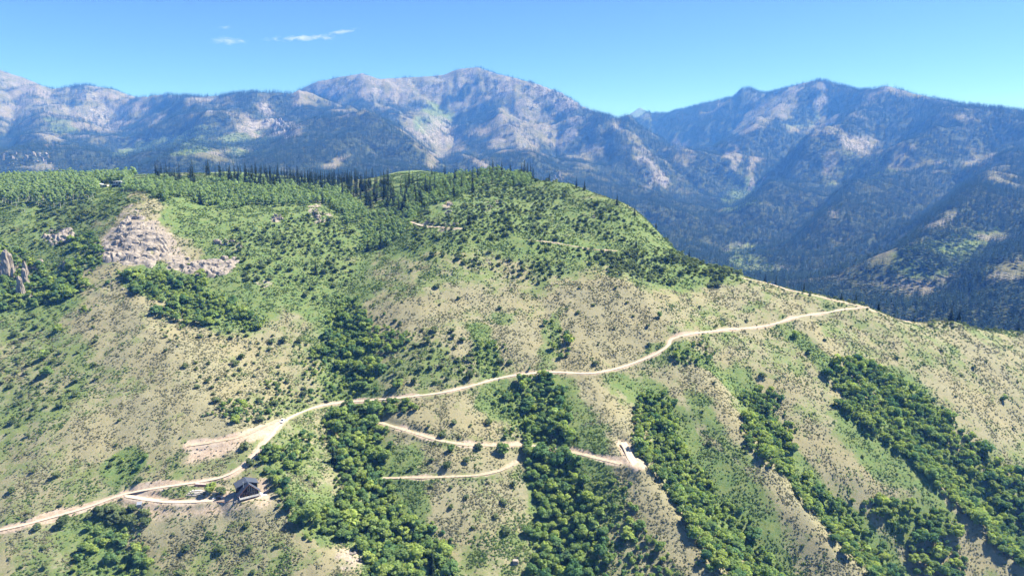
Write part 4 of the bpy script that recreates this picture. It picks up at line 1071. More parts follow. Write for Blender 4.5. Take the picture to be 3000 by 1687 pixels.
def white_cliffs():
    for label, cx, cy_, w, n, hh, seed in (('group of white limestone spires on the far left mountainside', 68, 402, 62, 30, 26, 1), ('far grey rock teeth in the forest above the middle of the left ridge', 700, 318, 34, 14, 46, 2), ('white rock spire group on the slope behind the domed hilltop', 1402, 455, 14, 10, 34, 3), ('far rocky ribs in the forest left of the canyon', 1650, 450, 34, 14, 36, 4)):
        rng = random.Random(seed); xs, ys, zs = [], [], []
        for _ in range(n):
            px, py = (cx + rng.uniform(-w, w)) * V, (cy_ + rng.uniform(-14, 14)) * V
            dx, dy, dz = ray(px, py); yy = np.arange(1700, 7000, 8.0); zz = far_h(dx / dy * yy, yy)
            k = np.nonzero(dz / dy * yy <= zz)[0]
            if len(k) == 0: continue
            y = yy[k[0]]; xs.append(dx / dy * y); ys.append(y); zs.append(zz[k[0]])
        e = empty('rock_spires', (float(np.mean(xs)), float(np.mean(ys)), float(np.min(zs)))); tag(e, label, 'rock')
        for i in range(len(xs)):
            s = hh * rng.uniform(.45, 1.0); o = obj('rock_spire', SPIREB[rng.randrange(6)], e)
            o.location = (xs[i] - e.location.x, ys[i] - e.location.y, zs[i] - e.location.z - s * .45); o.rotation_euler = (rng.uniform(-.1, .1), rng.uniform(-.1, .1), rng.uniform(0, 6.28)); o.scale = (s * rng.uniform(.4, .95), s * rng.uniform(.4, .8), s * rng.uniform(.6, 1.3))
white_cliffs()

# ------------------------------------------------------------------ trees and shrubs on the hill
NC = 620000
ca = RNG.uniform(R(-39.5), R(41), NC); cr = np.sqrt(RNG.uniform(245 ** 2, 1130 ** 2, NC))
CX, CY = cr * np.sin(ca), cr * np.cos(ca); CZ = NG.samp(CX, CY)
ck = ~hid_hill(CX, CY, CZ + 7, .002)
CX, CY, CZ = CX[ck], CY[ck], CZ[ck]
CPX, CPY = proj(CX, CY, CZ + 1.5); CPX, CPY = CPX / V, CPY / V
ROADMASK = np.zeros(NG.X.shape, bool)
for nm in ROADW: ROADMASK |= seg_dist(NG, ROADW[nm], 9)[0] < ROADS[nm][1] + 1.3
CROAD = NG.samp(CX, CY, ROADMASK.astype(np.float32)) > .2
CBARE = NG.samp(CX, CY, BARE)
TAKEN = {}
def thin(idx, dist, cap=None):
    out = []
    for i in idx:
        d = dist[i] if hasattr(dist, '__len__') else dist
        gx_, gy_ = int(CX[i] // 4), int(CY[i] // 4); ok = True; rch = int(d // 4) + 1
        for a in range(gx_ - rch, gx_ + rch + 1):
            for b in range(gy_ - rch, gy_ + rch + 1):
                for j in TAKEN.get((a, b), ()):
                    if (CX[i] - CX[j]) ** 2 + (CY[i] - CY[j]) ** 2 < d * d: ok = False; break
                if not ok: break
            if not ok: break
        if ok:
            TAKEN.setdefault((gx_, gy_), []).append(i); out.append(i)
            if cap and len(out) >= cap: break
    return out
PLANTS = {'brush': [], 'maple': [], 'shrub': [], 'aspen': [], 'conifer': [], 'sapling': []}   # (x, y, z, height, grove)
GROVE = {}
def grove(kind, key, label, poly, dist, h0, h1, dens=1.0, seed=0, wl=30, cap=None, avoid_bare=.5):
    GROVE[key] = label
    jit = 22 * fbm(CX, CY, 26, 4, .68, seed=90 + seed); jit2 = 22 * fbm(CX, CY, 26, 4, .68, seed=120 + seed)
    m = in_poly(CPX + jit, CPY + jit2, poly) & ~CROAD & (CBARE < avoid_bare) & ~in_poly(CPX, CPY, [(246, 459), (308, 459), (312, 500), (242, 500)])
    if dens < 1: m &= (1.25 * fbm(CX, CY, wl, 4, .7, seed=150 + seed) + RNG.normal(0, .07, len(CX)) + .5) < dens + .04
    idx = np.nonzero(m)[0]
    hs = h0 + (h1 - h0) * RNG.beta(1.3, 1.5, len(CX)) if kind in ('conifer', 'aspen', 'sapling') else h0 * .5 + (h1 * 1.0 - h0 * .5) * RNG.beta(1.3, 1.7, len(CX))
    ds = dist * (.8 if kind == 'shrub' else .88 if kind == 'maple' else 1.0) * (.5 + .5 * hs / ((h0 + h1) / 2)) if cap is None else dist
    for i in thin(idx, ds, cap): PLANTS[kind].append((CX[i], CY[i], CZ[i], hs[i], key))
    if kind == 'maple' and h1 > 6:                           # low brush feathering out of the grove
        m = in_poly(CPX + 2.6 * jit, CPY + 2.6 * jit2, poly) & ~CROAD & (CBARE < avoid_bare) & (RNG.random(len(CX)) < .5)
        hs = RNG.uniform(.9, 3.2, len(CX))
        for i in thin(np.nonzero(m)[0], .55 * hs + 1.5, 170): PLANTS['brush'].append((CX[i], CY[i], CZ[i], hs[i], key))
# single trees first: (view x, view y of the foot, height, kind, label)
SINGLES = [
    (795, 690, 12, 'conifer', 'lone dark conifer on the green slope below the basin'), (925, 632, 13, 'conifer', 'left of two dark conifers at the foot of the draw'), (958, 626, 14, 'conifer', 'right of two dark conifers at the foot of the draw'),
    (1190, 485, 15, 'conifer', 'single conifer on the green rise left of the domed summit'), (1180, 565, 16, 'conifer', 'broad conifer above the upper dirt path'), (1600, 622, 10, 'conifer', 'dark conifer on the right flank of the dome'), (505, 512, 15, 'conifer', 'lone conifer in the young aspens left of the basin'), (812, 512, 16, 'conifer', 'stout dark conifer at the edge of the aspens'),
    (1088, 1440, 13, 'conifer', 'slim conifer in the thicket at the bottom edge'), (2470, 1160, 9, 'conifer', 'conifer at the right border of the far right gully'), (680, 480, 11, 'conifer', 'dark spruce standing in the pale aspens under the ridge'), (840, 1165, 12, 'conifer', 'dark conifer in the draw below the road bend'), (660, 660, 0, None, ''),
    (160, 1322, 6.0, 'shrub', 'round shrub on the lower side of the road at the left'), (224, 1303, 3.2, 'shrub', 'small round shrub right of the roadside shrub at the left'), (530, 1238, 5.2, 'maple', 'leafy tree beside the timber retaining walls'), (556, 1242, 4.2, 'shrub', 'grey green bush between the retaining walls and the house'),
    (762, 1268, 3.4, 'shrub', 'bush on the bare ground in front of the house'), (629, 1168, 4.2, 'shrub', 'bush in the inside of the road bend above the house'), (615, 1130, 5.0, 'shrub', 'green bush between the gravel scar and the road'), (1430, 865, 8.0, 'maple', 'largest dark round bush clump on the tan middle slope'), (2178, 1300, 0, None, ''),
    (1660, 800, 5.0, 'maple', 'green bush in the swale left of the road bend'), (2290, 1275, 6.5, 'maple', 'broad round tree standing alone between the two right gullies'), (1918, 950, 4.6, 'shrub', 'lone dark bush on the slope under the right hand road'), (1100, 725, 4.5, 'shrub', 'dark lone bush on the open slope under the dome'),
    (2525, 1010, 5.5, 'maple', 'spreading bush on the open slope at the right edge'), (2480, 912, 2.4, 'shrub', 'tiny dark bush high on the right hand slope'), (1000, 975, 6.5, 'maple', 'wide bush above the road near the middle'), (960, 935, 6.0, 'maple', 'rounded bush uphill of the wide roadside bush'), (715, 860, 5.0, 'shrub', 'grey green bush on the stony left slope'), (466, 925, 3.8, 'shrub', 'bush on the pale spur nose left of the middle'),
    (110, 905, 6.5, 'maple', 'upper of two big bushes on the left slope'), (118, 945, 7.0, 'maple', 'lower of two big bushes on the left slope'), (215, 545, 7.5, 'shrub', 'wide brownish bush in the upper left meadow'), (75, 515, 0, None, ''), (145, 835, 5.5, 'maple', 'bush halfway down the far left slope'),
    (320, 1315, 5.5, 'shrub', 'dark round bush below the driveway, right one of the clump'), (290, 1308, 5.5, 'shrub', 'dark round bush below the driveway, left one of the clump'), (1265, 1140, 6.5, 'maple', 'dark bush on the middle dirt track'), (1450, 1170, 7.5, 'maple', 'round tree right below the middle dirt track'), (1400, 1175, 10, 'maple', 'largest round tree of the middle gully'), (1135, 1135, 4.0, 'maple', 'bush hiding a bend of the middle dirt track'),
    (2145, 1370, 3.2, 'shrub', 'dark bush at the end of the spur in the lower right'), (1700, 900, 5, 'maple', 'bush below the sharp road bend'), (2000, 850, 5.5, 'maple', 'upper bush of the strip right below the right hand road'), (2035, 890, 4.2, 'maple', 'lower bush of the strip right below the right hand road'),
]
SING = []
for (vx, vy, h, kd, lb) in SINGLES:
    if kd is None: continue
    x, y, z = gv(vx, vy - (1 if kd != 'conifer' else 0)); SING.append((x, y, z, h, kd, lb))
    j = len(CX); CX = np.append(CX, x); CY = np.append(CY, y); CZ = np.append(CZ, z); CPX = np.append(CPX, -999.0); CPY = np.append(CPY, -999.0); CROAD = np.append(CROAD, True); CBARE = np.append(CBARE, 1.0)
    TAKEN.setdefault((int(x // 4), int(y // 4)), []).append(j)

grove('conifer', 'band', 'slim dark spruce in the conifer belt behind the aspens', [(400, 444), (700, 446), (850, 450), (1010, 462), (1090, 470), (1060, 505), (1010, 525), (960, 510), (900, 505), (830, 480), (600, 460), (400, 454)], 3.6, 12, 20, 1.0, 1, cap=330)
grove('conifer', 'ridge', 'dark spruce scattered in the aspens up the left side of the dome', [(1080, 455), (1200, 440), (1290, 432), (1290, 448), (1200, 470), (1130, 500), (1060, 520), (1020, 520), (1060, 495)], 16, 12, 18, 1.0, 2, cap=24)
if False: grove('conifer', 'leftback', 'dark conifer rising behind the aspens of the left plateau', [(180, 437), (420, 437), (420, 450), (180, 447)], 12, 14, 20, 1.0, 3, cap=16)
grove('aspen', 'grove_left', 'tall aspen with pale trunk in the grove at the left edge', [(-20, 484), (120, 484), (200, 478), (236, 482), (226, 500), (150, 512), (-20, 516)], 4.6, 10, 17, 1.0, 4)
grove('sapling', 'aspen_back', 'pale green aspen at the back of the left plateau', [(-20, 446), (330, 446), (330, 462), (240, 484), (-20, 486)], 5.0, 8, 13, 1.0, 44)
grove('sapling', 'aspen_mid', 'pale green young aspen on the slope behind the meadow', [(300, 458), (480, 462), (620, 468), (850, 486), (900, 515), (930, 560), (870, 560), (820, 500), (700, 510), (560, 520), (470, 490), (330, 478)], 4.6, 6, 11, 1.0, 5)
grove('sapling', 'aspen_ridge', 'pale green aspen along the ridge left of the domed hilltop', [(1030, 468), (1200, 440), (1330, 428), (1345, 446), (1210, 474), (1140, 505), (1030, 535), (960, 560), (980, 520)], 4.6, 4.5, 9, 1.0, 6)
grove('sapling', 'draw', 'leafy young aspen filling the narrow draw below the basin', [(910, 540), (990, 520), (1050, 530), (1020, 590), (960, 630), (910, 630)], 4.6, 5, 10, 1.0, 7)
grove('maple', 'far_right', 'rounded green leafy tree in the wide gully at the far right', [(2075, 900), (2150, 895), (2210, 930), (2290, 990), (2330, 1005), (2400, 1070), (2470, 1120), (2590, 1210), (2590, 1440), (2480, 1335), (2390, 1255), (2290, 1175), (2200, 1085), (2130, 1015), (2080, 935)], 5.2, 6, 9.5, 1.0, 8)
grove('maple', 'right', 'rounded green leafy tree in the gully between the two right hand spurs', [(1870, 985), (1930, 975), (1965, 1010), (1950, 1050), (2015, 1130), (1990, 1170), (2110, 1255), (2190, 1330), (2260, 1400), (2300, 1460), (2190, 1460), (2100, 1360), (2010, 1240), (1940, 1150), (1890, 1115), (1880, 1060)], 5.0, 5, 8.5, 1.0, 9)
grove('maple', 'lower_right', 'green leafy tree in the clump near the lower right corner', [(2110, 1250), (2200, 1240), (2330, 1290), (2380, 1290), (2400, 1330), (2430, 1400), (2400, 1460), (2290, 1460), (2270, 1370), (2240, 1310)], 5.4, 5.5, 9, 1.0, 10)
grove('maple', 'spur_gully', 'green leafy tree in the gully right of the bare gravel pad', [(1600, 990), (1650, 980), (1690, 1010), (1705, 1080), (1765, 1170), (1810, 1240), (1890, 1330), (1960, 1400), (1980, 1460), (1800, 1460), (1750, 1360), (1700, 1270), (1640, 1190), (1610, 1110)], 5.2, 5.5, 9, 1.0, 11)
grove('maple', 'middle', 'green leafy tree in the wooded gully down the middle of the slope', [(1310, 965), (1400, 945), (1440, 1000), (1430, 1060), (1425, 1120), (1435, 1160), (1475, 1250), (1505, 1300), (1535, 1460), (1330, 1460), (1335, 1330), (1370, 1280), (1320, 1200), (1310, 1140), (1340, 1100), (1330, 1030)], 5.4, 6, 9.5, 1.0, 12)
grove('maple', 'middle_loose', 'separate green bush in the loose stand right of the middle gully', [(1490, 1180), (1600, 1240), (1620, 1300), (1690, 1460), (1530, 1460), (1480, 1280)], 7.5, 4, 8, .62, 13)
grove('maple', 'middle_upper', 'green bush on the slope above the middle dirt track', [(1270, 990), (1340, 985), (1345, 1090), (1270, 1090)], 7, 4, 6.5, .55, 14)
grove('maple', 'draw_low', 'green leafy tree in the broad wooded draw below the road bend', [(835, 1050), (900, 1062), (960, 1062), (980, 1130), (960, 1200), (990, 1250), (1020, 1300), (1100, 1350), (1150, 1460), (960, 1460), (900, 1370), (800, 1330), (770, 1290), (840, 1260), (880, 1240), (850, 1160), (832, 1110)], 5.2, 5.5, 9.5, 1.0, 15)
grove('maple', 'draw_up', 'green leafy tree in the draw above the middle of the road', [(865, 745), (900, 745), (920, 800), (960, 830), (1030, 845), (1020, 880), (960, 880), (935, 960), (905, 1000), (850, 1000), (790, 930), (780, 880), (825, 820), (850, 790)], 5.0, 4.0, 8.0, .70, 16)
grove('maple', 'roadside', 'dark green tree crowding the lower edge of the road at the draw', [(830, 1012), (1000, 1004), (1045, 1030), (1000, 1045), (840, 1045)], 5.5, 5, 8, .8, 17)
grove('maple', 'house_slope', 'bright green bush on the slope right above the house', [(690, 1112), (760, 1092), (800, 1115), (770, 1180), (650, 1172), (652, 1152)], 4.6, 4, 6.5, .85, 18)
grove('maple', 'house_right', 'green bush on the slope right of the house', [(675, 1190), (720, 1198), (770, 1300), (735, 1300), (690, 1245)], 5.0, 4, 6.5, .8, 19)
grove('shrub', 'drive_below', 'dark shrub in the clump below the driveway', [(240, 1285), (375, 1285), (382, 1318), (260, 1330)], 4.6, 4, 6, .9, 20, avoid_bare=.95)
grove('maple', 'lower_left', 'green bush in the hollow at the lower left', [(200, 1335), (360, 1335), (370, 1460), (190, 1460)], 5.2, 3.5, 6.5, .62, 21)
grove('maple', 'crag_foot', 'green leafy tree in the thicket around the left pinnacles', [(-20, 600), (60, 630), (120, 690), (200, 650), (215, 740), (-20, 800)], 5.4, 5, 9, .9, 22)
grove('maple', 'crag_right', 'green leafy tree in the thicket below the large crag', [(310, 692), (500, 695), (570, 760), (665, 800), (655, 835), (500, 815), (390, 785)], 5.4, 5, 8.5, .85, 23)
grove('maple', 'crag_side', 'green bush in the hollow left of the large crag', [(180, 590), (250, 590), (260, 690), (190, 660)], 6.0, 4, 8, .7, 24)
grove('shrub', 'bowl', 'olive shrub on the green bowl between crag and draw', [(560, 600), (700, 560), (800, 520), (880, 560), (890, 720), (800, 760), (700, 760), (620, 690)], 8.5, 3, 6.5, .50, 25)
grove('shrub', 'dome_belt', 'grey green shrub in the dense belt across the right side of the dome', [(1490, 635), (1650, 635), (1870, 690), (1810, 718), (1540, 694)], 6.2, 4.0, 6.5, .8, 26)
grove('shrub', 'dome', 'grey green shrub dotting the domed hill', [(1010, 500), (1290, 442), (1390, 465), (1520, 520), (1700, 602), (1850, 690), (1640, 640), (1500, 690), (1340, 705), (1050, 645), (970, 590)], 8.0, 3.0, 6.2, .43, 27)
grove('shrub', 'meadow', 'dark shrub on the green upper left meadow', [(-20, 515), (320, 500), (260, 600), (-20, 640)], 10, 4, 7, .42, 28)
grove('shrub', 'left_slope', 'scattered shrub on the dry slope at the left', [(-20, 790), (240, 760), (240, 980), (100, 1100), (-20, 1200)], 10, 2.5, 5.5, .36, 29)
grove('shrub', 'spur_right', 'shrub on the stony right flank of the left spur', [(400, 790), (660, 830), (800, 880), (800, 1010), (620, 1080), (520, 1000), (420, 900)], 8.5, 2.5, 5.0, .44, 30)
grove('maple', 'scar_trees', 'green bush on the bank above the road bend', [(545, 1010), (740, 960), (830, 1000), (720, 1040), (580, 1070)], 6.0, 4, 6.5, .6, 31)
grove('shrub', 'mid_slope', 'shrub clump on the tan slope above the road', [(940, 800), (1060, 830), (1200, 830), (1280, 900), (1260, 960), (1150, 970), (1050, 960), (940, 960)], 8, 2.5, 6, .42, 32)
grove('maple', 'swale', 'bright green bush in the swale down the tan middle slope', [(1180, 850), (1240, 860), (1260, 950), (1180, 950)], 6, 4, 6.5, .6, 33)
grove('maple', 'swale_right', 'green bush in the small hollow of the tan middle slope', [(1370, 800), (1440, 830), (1440, 870), (1400, 920), (1340, 900)], 7, 3.5, 6, .5, 34)
grove('shrub', 'ridge_fringe', 'shrub along the right hand ridge edge', [(1870, 690), (2000, 722), (2180, 762), (2300, 790), (2576, 830), (2576, 842), (2300, 800), (2180, 775), (2000, 735)], 6.5, 2, 4.2, .8, 35)
grove('maple', 'bend_right', 'green bush in the gully head below the right hand road', [(1690, 860), (1800, 870), (1790, 900), (1720, 920), (1690, 900)], 5.5, 4, 6.5, .7, 36)
grove('shrub', 'open_right', 'small lone bush on the open slopes at the right', [(1760, 700), (2100, 760), (2576, 850), (2576, 1120), (2300, 950), (2050, 880), (1760, 850)], 22, 1.5, 3.4, .5, 37, cap=36)
grove('shrub', 'spurs', 'small lone bush on the bare spurs at the lower right', [(1760, 900), (2050, 1000), (2576, 1449), (1900, 1449), (1700, 1200)], 17, 1.6, 3.4, .45, 38, cap=50)
grove('shrub', 'below_road', 'small bush on the dry slopes between the dirt tracks', [(960, 1070), (1300, 1040), (1300, 1330), (1050, 1320), (980, 1200)], 10, 1.6, 4.5, .45, 39, cap=55)
grove('shrub', 'lower_left_dry', 'small bush on the dry ground at the lower left', [(-20, 1230), (200, 1260), (400, 1330), (840, 1300), (960, 1449), (-20, 1449)], 10, 1.6, 4.2, .42, 40, cap=60)
grove('shrub', 'left_mid', 'small bush on the dry slope above the lower road', [(-20, 1080), (330, 1050), (560, 1100), (400, 1210), (-20, 1300)], 12, 1.5, 3.8, .40, 41, cap=36)
grove('maple', 'left_hollow', 'green bush in the small hollow above the lower road', [(270, 1160), (350, 1130), (370, 1180), (300, 1210)], 6, 2.5, 4.2, .7, 42)
grove('shrub', 'middle_dry', 'small bush on the open slope under the domed hill', [(900, 640), (1340, 705), (1640, 720), (1660, 900), (1300, 930), (940, 800)], 15, 1.5, 3.6, .40, 43, cap=60)
print({k: len(v) for k, v in PLANTS.items()})

BRUSHLABEL = 'low green brush along the edges of the wooded gullies'
SPEC = {'brush': ('brush', SHRUB, ST, 'brush'), 'maple': ('leafy_tree', MAPLE, MT, 'tree'), 'shrub': ('shrub', SHRUB, ST, 'shrub'), 'aspen': ('aspen_tree', ASPEN, AT, 'tree'), 'sapling': ('young_aspen_tree', ASPENF, AT, 'tree'), 'conifer': ('conifer_tree', FIR, FT, 'conifer')}
PARTN = {'maple': ('crown', 'trunk'), 'aspen': ('crown', 'trunk'), 'sapling': ('crown', 'trunk'), 'conifer': ('crown', 'trunk'), 'shrub': ('foliage', 'stem')}
def plant(kind, x, y, z, h, label, group, slim=False):
    nm, crowns, trunks, cat = SPEC[kind]
    if slim: crowns = SPIRE
    e = empty(nm, (x, y, z - .12), RNG.uniform(0, 6.28)); tag(e, label, cat, group)
    w = h * RNG.uniform(.9, 1.2)
    if kind == 'maple': w = h * RNG.uniform(.92, 1.3)
    if kind == 'shrub': w = h * RNG.uniform(.95, 1.35)
    c = obj(PARTN[kind][0], crowns[RNG.integers(len(crowns))], e); c.scale = (w, w, h)
    t = obj(PARTN[kind][1], trunks[RNG.integers(len(trunks))], e); t.scale = (h, h, h)
for (x, y, z, h, kd, lb) in SING: plant(kd, x, y, z, h, lb, None)
LIMIT = {'brush': 0, 'maple': 290, 'shrub': 290, 'aspen': 290, 'sapling': 290, 'conifer': 290}
NAMES_REST = {'brush': ('gully_brush', BRUSHLABEL, MAPLE), 'maple': ('tree_thicket', 'green leafy thicket massed in the gullies and draws', MAPLE), 'shrub': ('distant_shrubs', 'olive shrubs strewn over the hill beyond the nearer ones', SHRUB), 'aspen': ('aspen_stand', 'pale green aspen stand deeper in the left plateau grove', ASPEN), 'sapling': ('young_aspen_stand', 'pale green young aspens massed below the ridge', ASPENF), 'conifer': ('spruce_stand', 'dark spruces standing behind the front rows of the belt', SPIRE)}
SHOWN = {}
for kind, L in PLANTS.items():
    L.sort(key=lambda p: -p[3] / math.hypot(p[0], p[1]))
    for (x, y, z, h, key) in L[:LIMIT[kind]]: SHOWN.setdefault((kind, key), []).append(proj(x, y, z))
WIDE = ('band', 'ridge', 'leftback', 'grove_left', 'aspen_back', 'aspen_mid', 'aspen_ridge', 'dome_belt', 'meadow', 'ridge_fringe', 'open_right', 'roadside', 'lower_left_dry', 'middle_dry', 'mid_slope', 'crag_right', 'dome')
def place_label(kind, key, x, y, z):
    """which part of its stand a tree belongs to: left to right in wide stands, top to bottom in gullies"""
    q = np.array(SHOWN[(kind, key)]); base = GROVE[key]; grp = key.replace('_', ' ') + ' ' + SPEC[kind][0].replace('_', ' ') + 's'
    n = len(q)
    if n < 8: return base, grp
    ax = 0 if key in WIDE else 1; v = proj(x, y, z)[ax]; k = 5 if n > 120 else 3
    names = {3: (('left third', 'middle third', 'right third'), ('upper third', 'middle third', 'lower third')), 5: (('left end', 'left half', 'centre', 'right half', 'right end'), ('top end', 'upper half', 'centre', 'lower half', 'bottom end'))}[k][ax]
    i = int(np.clip(np.searchsorted(np.quantile(q[:, ax], np.linspace(0, 1, k + 1)[1:-1]), v), 0, k - 1))
    return base + ', ' + names[i], grp + ', ' + names[i]
for kind, L in PLANTS.items():
    L.sort(key=lambda p: -p[3] / math.hypot(p[0], p[1]))
    for (x, y, z, h, key) in L[:LIMIT[kind]]:
        lb, gr_ = place_label(kind, key, x, y, z)
        plant(kind, x, y, z, h, lb, gr_, kind == 'conifer')
    rest = L[LIMIT[kind]:]
    if rest:
        q = np.array([p[:4] for p in rest]); nm, lb, pr = NAMES_REST[kind]; w = q[:, 3] * RNG.uniform(.9, 1.3, len(q))
        scatter(nm, q[:, :3] - [0, 0, .12], np.stack([w, w, q[:, 3]], 1), RNG.uniform(0, 6.28, len(q)), pr, lb, cat=SPEC[kind][3])
# conifers peeping over the right hand ridge and on the dome
def skyline():
    GR = 'conifers along the right hand ridge'
    for (vx, vy, h, back, lb, grp) in [(1312, 438, 14, 4, 0, 0), (1319, 437, 16, 6, 0, 0), (1327, 438, 15, 5, 0, 0), (1335, 440, 16, 6, 0, 0), (1341, 441, 13, 4, 0, 0), (1262, 436, 13, 6, 0, 0), (1232, 440, 13, 8, 0, 0), (1250, 438, 11, 8, 0, 0), (1382, 452, 9, 8, 0, 0),
                            (1450, 476, 11, 12, 1, 1), (1470, 485, 12, 14, 1, 1), (1552, 525, 11, 12, 1, 1), (1596, 548, 9, 10, 1, 1), (1650, 572, 9, 12, 1, 1), (1680, 585, 8, 12, 1, 1), (1735, 612, 10, 14, 1, 1), (1925, 700, 11, 16, 1, 1), (1952, 706, 12, 18, 1, 1), (2022, 728, 9, 14, 1, 1), (2116, 756, 9, 12, 1, 1), (2152, 762, 10, 14, 1, 1), (2210, 775, 11, 16, 1, 1), (2390, 815, 13, 20, 1, 1), (2410, 818, 12, 22, 1, 1), (2560, 830, 15, 24, 1, 1), (2300, 795, 8, 14, 1, 1)]:
        x, y, z = gv(vx, vy + 5); a = math.atan2(x, y); x += math.sin(a) * back; y += math.cos(a) * back
        plant('conifer', x, y, gz(x, y), (h + back * .25) * (.78 if lb else 1.0), ('dark spruce of the small cluster on the domed hilltop', 'dark conifer peeping over the edge of the right hand ridge')[lb], ('hilltop spruces', GR)[grp], lb == 0)
skyline()

# ------------------------------------------------------------------ the dark house
M['shingle'] = plain('grey_shingles', (.060, .072, .100), .9, .1, .22, 3.0)
M['darkwood'] = plain('dark_stained_wood', (.030, .022, .024), .8, .15, .3, 4.0)
M['trim'] = plain('red_brown_trim', (.21, .095, .065), .75, .2, .15, 3.0)
M['whitewood'] = plain('white_painted_wood', (.80, .80, .79), .6, .3, .05, 3.0)
M['concrete'] = plain('pale_concrete', (.62, .60, .56), .9, .1, .1, .8)
M['stucco'] = plain('pale_stucco', (.55, .50, .44), .9, .1, .12, 1.0)
M['greypanel'] = plain('grey_cladding', (.30, .33, .34), .7, .2, .12, 1.0)
M['timber'] = plain('grey_timber', (.30, .27, .24), .9, .1, .25, 3.0)
M['redtimber'] = plain('red_brown_timber', (.30, .17, .125), .9, .1, .2, 3.0)
M['gravelbed'] = plain('white_gravel', (.64, .60, .55), .95, .05, .15, 5.0)
M['metal'] = plain('galvanised_metal', (.55, .56, .57), .4, .5, .05, 2.0, .7)
def glass_mat():
    m, nt, b = mat('window_glass'); b.inputs['Base Color'].default_value = (.02, .03, .045, 1); b.inputs['Roughness'].default_value = .06; b.inputs['Specular IOR Level'].default_value = .6
    n = noise(nt, nd(nt, 'ShaderNodeNewGeometry').outputs['Position'], .6, 2.0); nt.links.new(mixc(nt, n, (.015, .022, .035), (.04, .055, .07)), b.inputs['Base Color']); return m
M['glass'] = glass_mat()
def house():
    x, y, z = gp(731, 1457)
    H = empty('house', (x, y, hz + .05), R(33))
    tag(H, 'dark brown two storey house with grey roof and white deck rail by the road', 'house')
    fz0 = 1.0
    b = MB(); b.box(-5.0, 5.0, 3.5, 9.2, -2.5, 5.5)
    b.prism([(-5.0, 5.5), (5.0, 5.5), (0, 7.35)], 'y', 3.5, 9.2); b.build('wall', M['darkwood'], H)
    b = MB(); b.prism([(-4.7, -2.5), (4.7, -2.5), (4.7, 3.0), (0, 7.55), (-4.7, 3.0)], 'y', .0, 3.5 - .004); b.build('wall', M['darkwood'], H)
    def slab(poly, y0, y1): return MB().prism(poly, 'y', y0, y1)
    t = .22
    r1 = slab([(-5.7, 5.30), (0, 7.55), (0, 7.55 + t), (-5.7, 5.30 + t)], 3.0, 9.7).build('roof', M['shingle'], H)
    r2 = slab([(5.7, 5.30), (0.003, 7.55), (0.003, 7.55 + t), (5.7, 5.30 + t)], 3.0, 9.7).build('roof', M['shingle'], H)
    slab([(-5.9, 1.95), (0, 7.72), (0, 7.72 + t), (-5.9, 1.95 + t)], -1.1, 2.99).build('roof', M['shingle'], H)
    slab([(5.9, 1.95), (0.003, 7.72), (0.003, 7.72 + t), (5.9, 1.95 + t)], -1.1, 2.99).build('roof', M['shingle'], H)
    for s in (-1, 1):
        slab([(s * 6.0, 1.78), (s * .002, 7.66), (s * .002, 7.98), (s * 6.0, 2.10)], -1.25, -1.105).build('barge_board', M['trim'], H)
        slab([(s * 5.8, 5.16), (s * .002, 7.46), (s * .002, 7.80), (s * 5.8, 5.50)], 9.705, 9.82).build('barge_board', M['trim'], H)
        MB().box(s * 5.72 - .06, s * 5.72 + .06, 3.0, 9.7, 5.12, 5.34).build('gutter', M['trim'], H)
    # the tall gable windows
    for (x0, x1, z0) in ((.35, 1.35, 1.35), (1.45, 2.45, 1.35), (2.55, 3.55, 1.35), (-.75, .25, 3.6)):
        zt = lambda q: 7.0 - abs(q) * .97
        w = MB().prism([(x0, z0), (x1, z0), (x1, zt(x1)), (x0, zt(x0))], 'y', -.06, -.012).build('window', M['glass'], H)
        for q in (x0, x1): MB().box(q - .05, q + .05, -.11, -.061, z0, zt(q)).build('mullion', M['timber'], w)
        for zz in (z0 + .02, z0 + 1.5):
            if zz < zt(max(abs(x0), abs(x1))): MB().box(x0 + .05, x1 - .05, -.11, -.062, zz, zz + .09).build('mullion', M['timber'], w)
    for (x0, x1) in ((-3.6, -2.7), (-.95, -.2)):
        w = MB().box(x0, x1, -.06, -.012, 1.9, 3.2).build('window', M['glass'], H)
        MB().box(x0 - .12, x1 + .12, -.10, -.061, 3.2, 3.34).box(x0 - .12, x1 + .12, -.10, -.061, 1.76, 1.9).box(x0 - .12, x0, -.10, -.061, 1.9, 3.2).box(x1, x1 + .12, -.10, -.061, 1.9, 3.2).build('frame', M['trim'], w)
    d = MB().box(-2.35, -1.4, -.07, -.012, 1.05, 3.15).build('door', M['glass'], H)
    MB().box(-2.5, -2.35, -.12, -.071, 1.05, 3.3).box(-1.4, -1.25, -.12, -.071, 1.05, 3.3).box(-2.35, -1.4, -.12, -.071, 3.15, 3.3).build('frame', M['trim'], d)
    MB().cyl((-1.5, -.14, 2.0), (-1.5, -.08, 2.0), .05, 8).build('handle', M['metal'], d)
    # deck with white rail
    dk = MB().box(-5.2, 5.2, -2.4, -.015, .78, 1.0).build('deck', M['timber'], H)
    for q in (-5.0, -1.7, 1.7, 5.0): MB().box(q - .1, q + .1, -2.3, -2.1, -2.6, .775).build('post', M['darkwood'], dk)
    ra = MB().box(-5.2, 5.2, -2.42, -2.32, 1.92, 2.02).box(-5.2, 5.2, -2.40, -2.34, 1.12, 1.20).box(-5.22, -5.12, -2.3, -.1, 1.92, 2.02).build('railing', M['whitewood'], H)
    for i in range(7): q = -5.15 + i * 10.3 / 6; MB().box(q - .06, q + .06, -2.43, -2.31, 1.0, 2.06).build('rail_post', M['whitewood'], ra)
    for i in range(54):
        q = -5.05 + i * 10.1 / 53; MB().box(q - .035, q + .035, -2.395, -2.345, 1.2, 1.92).build('baluster', M['whitewood'], ra)
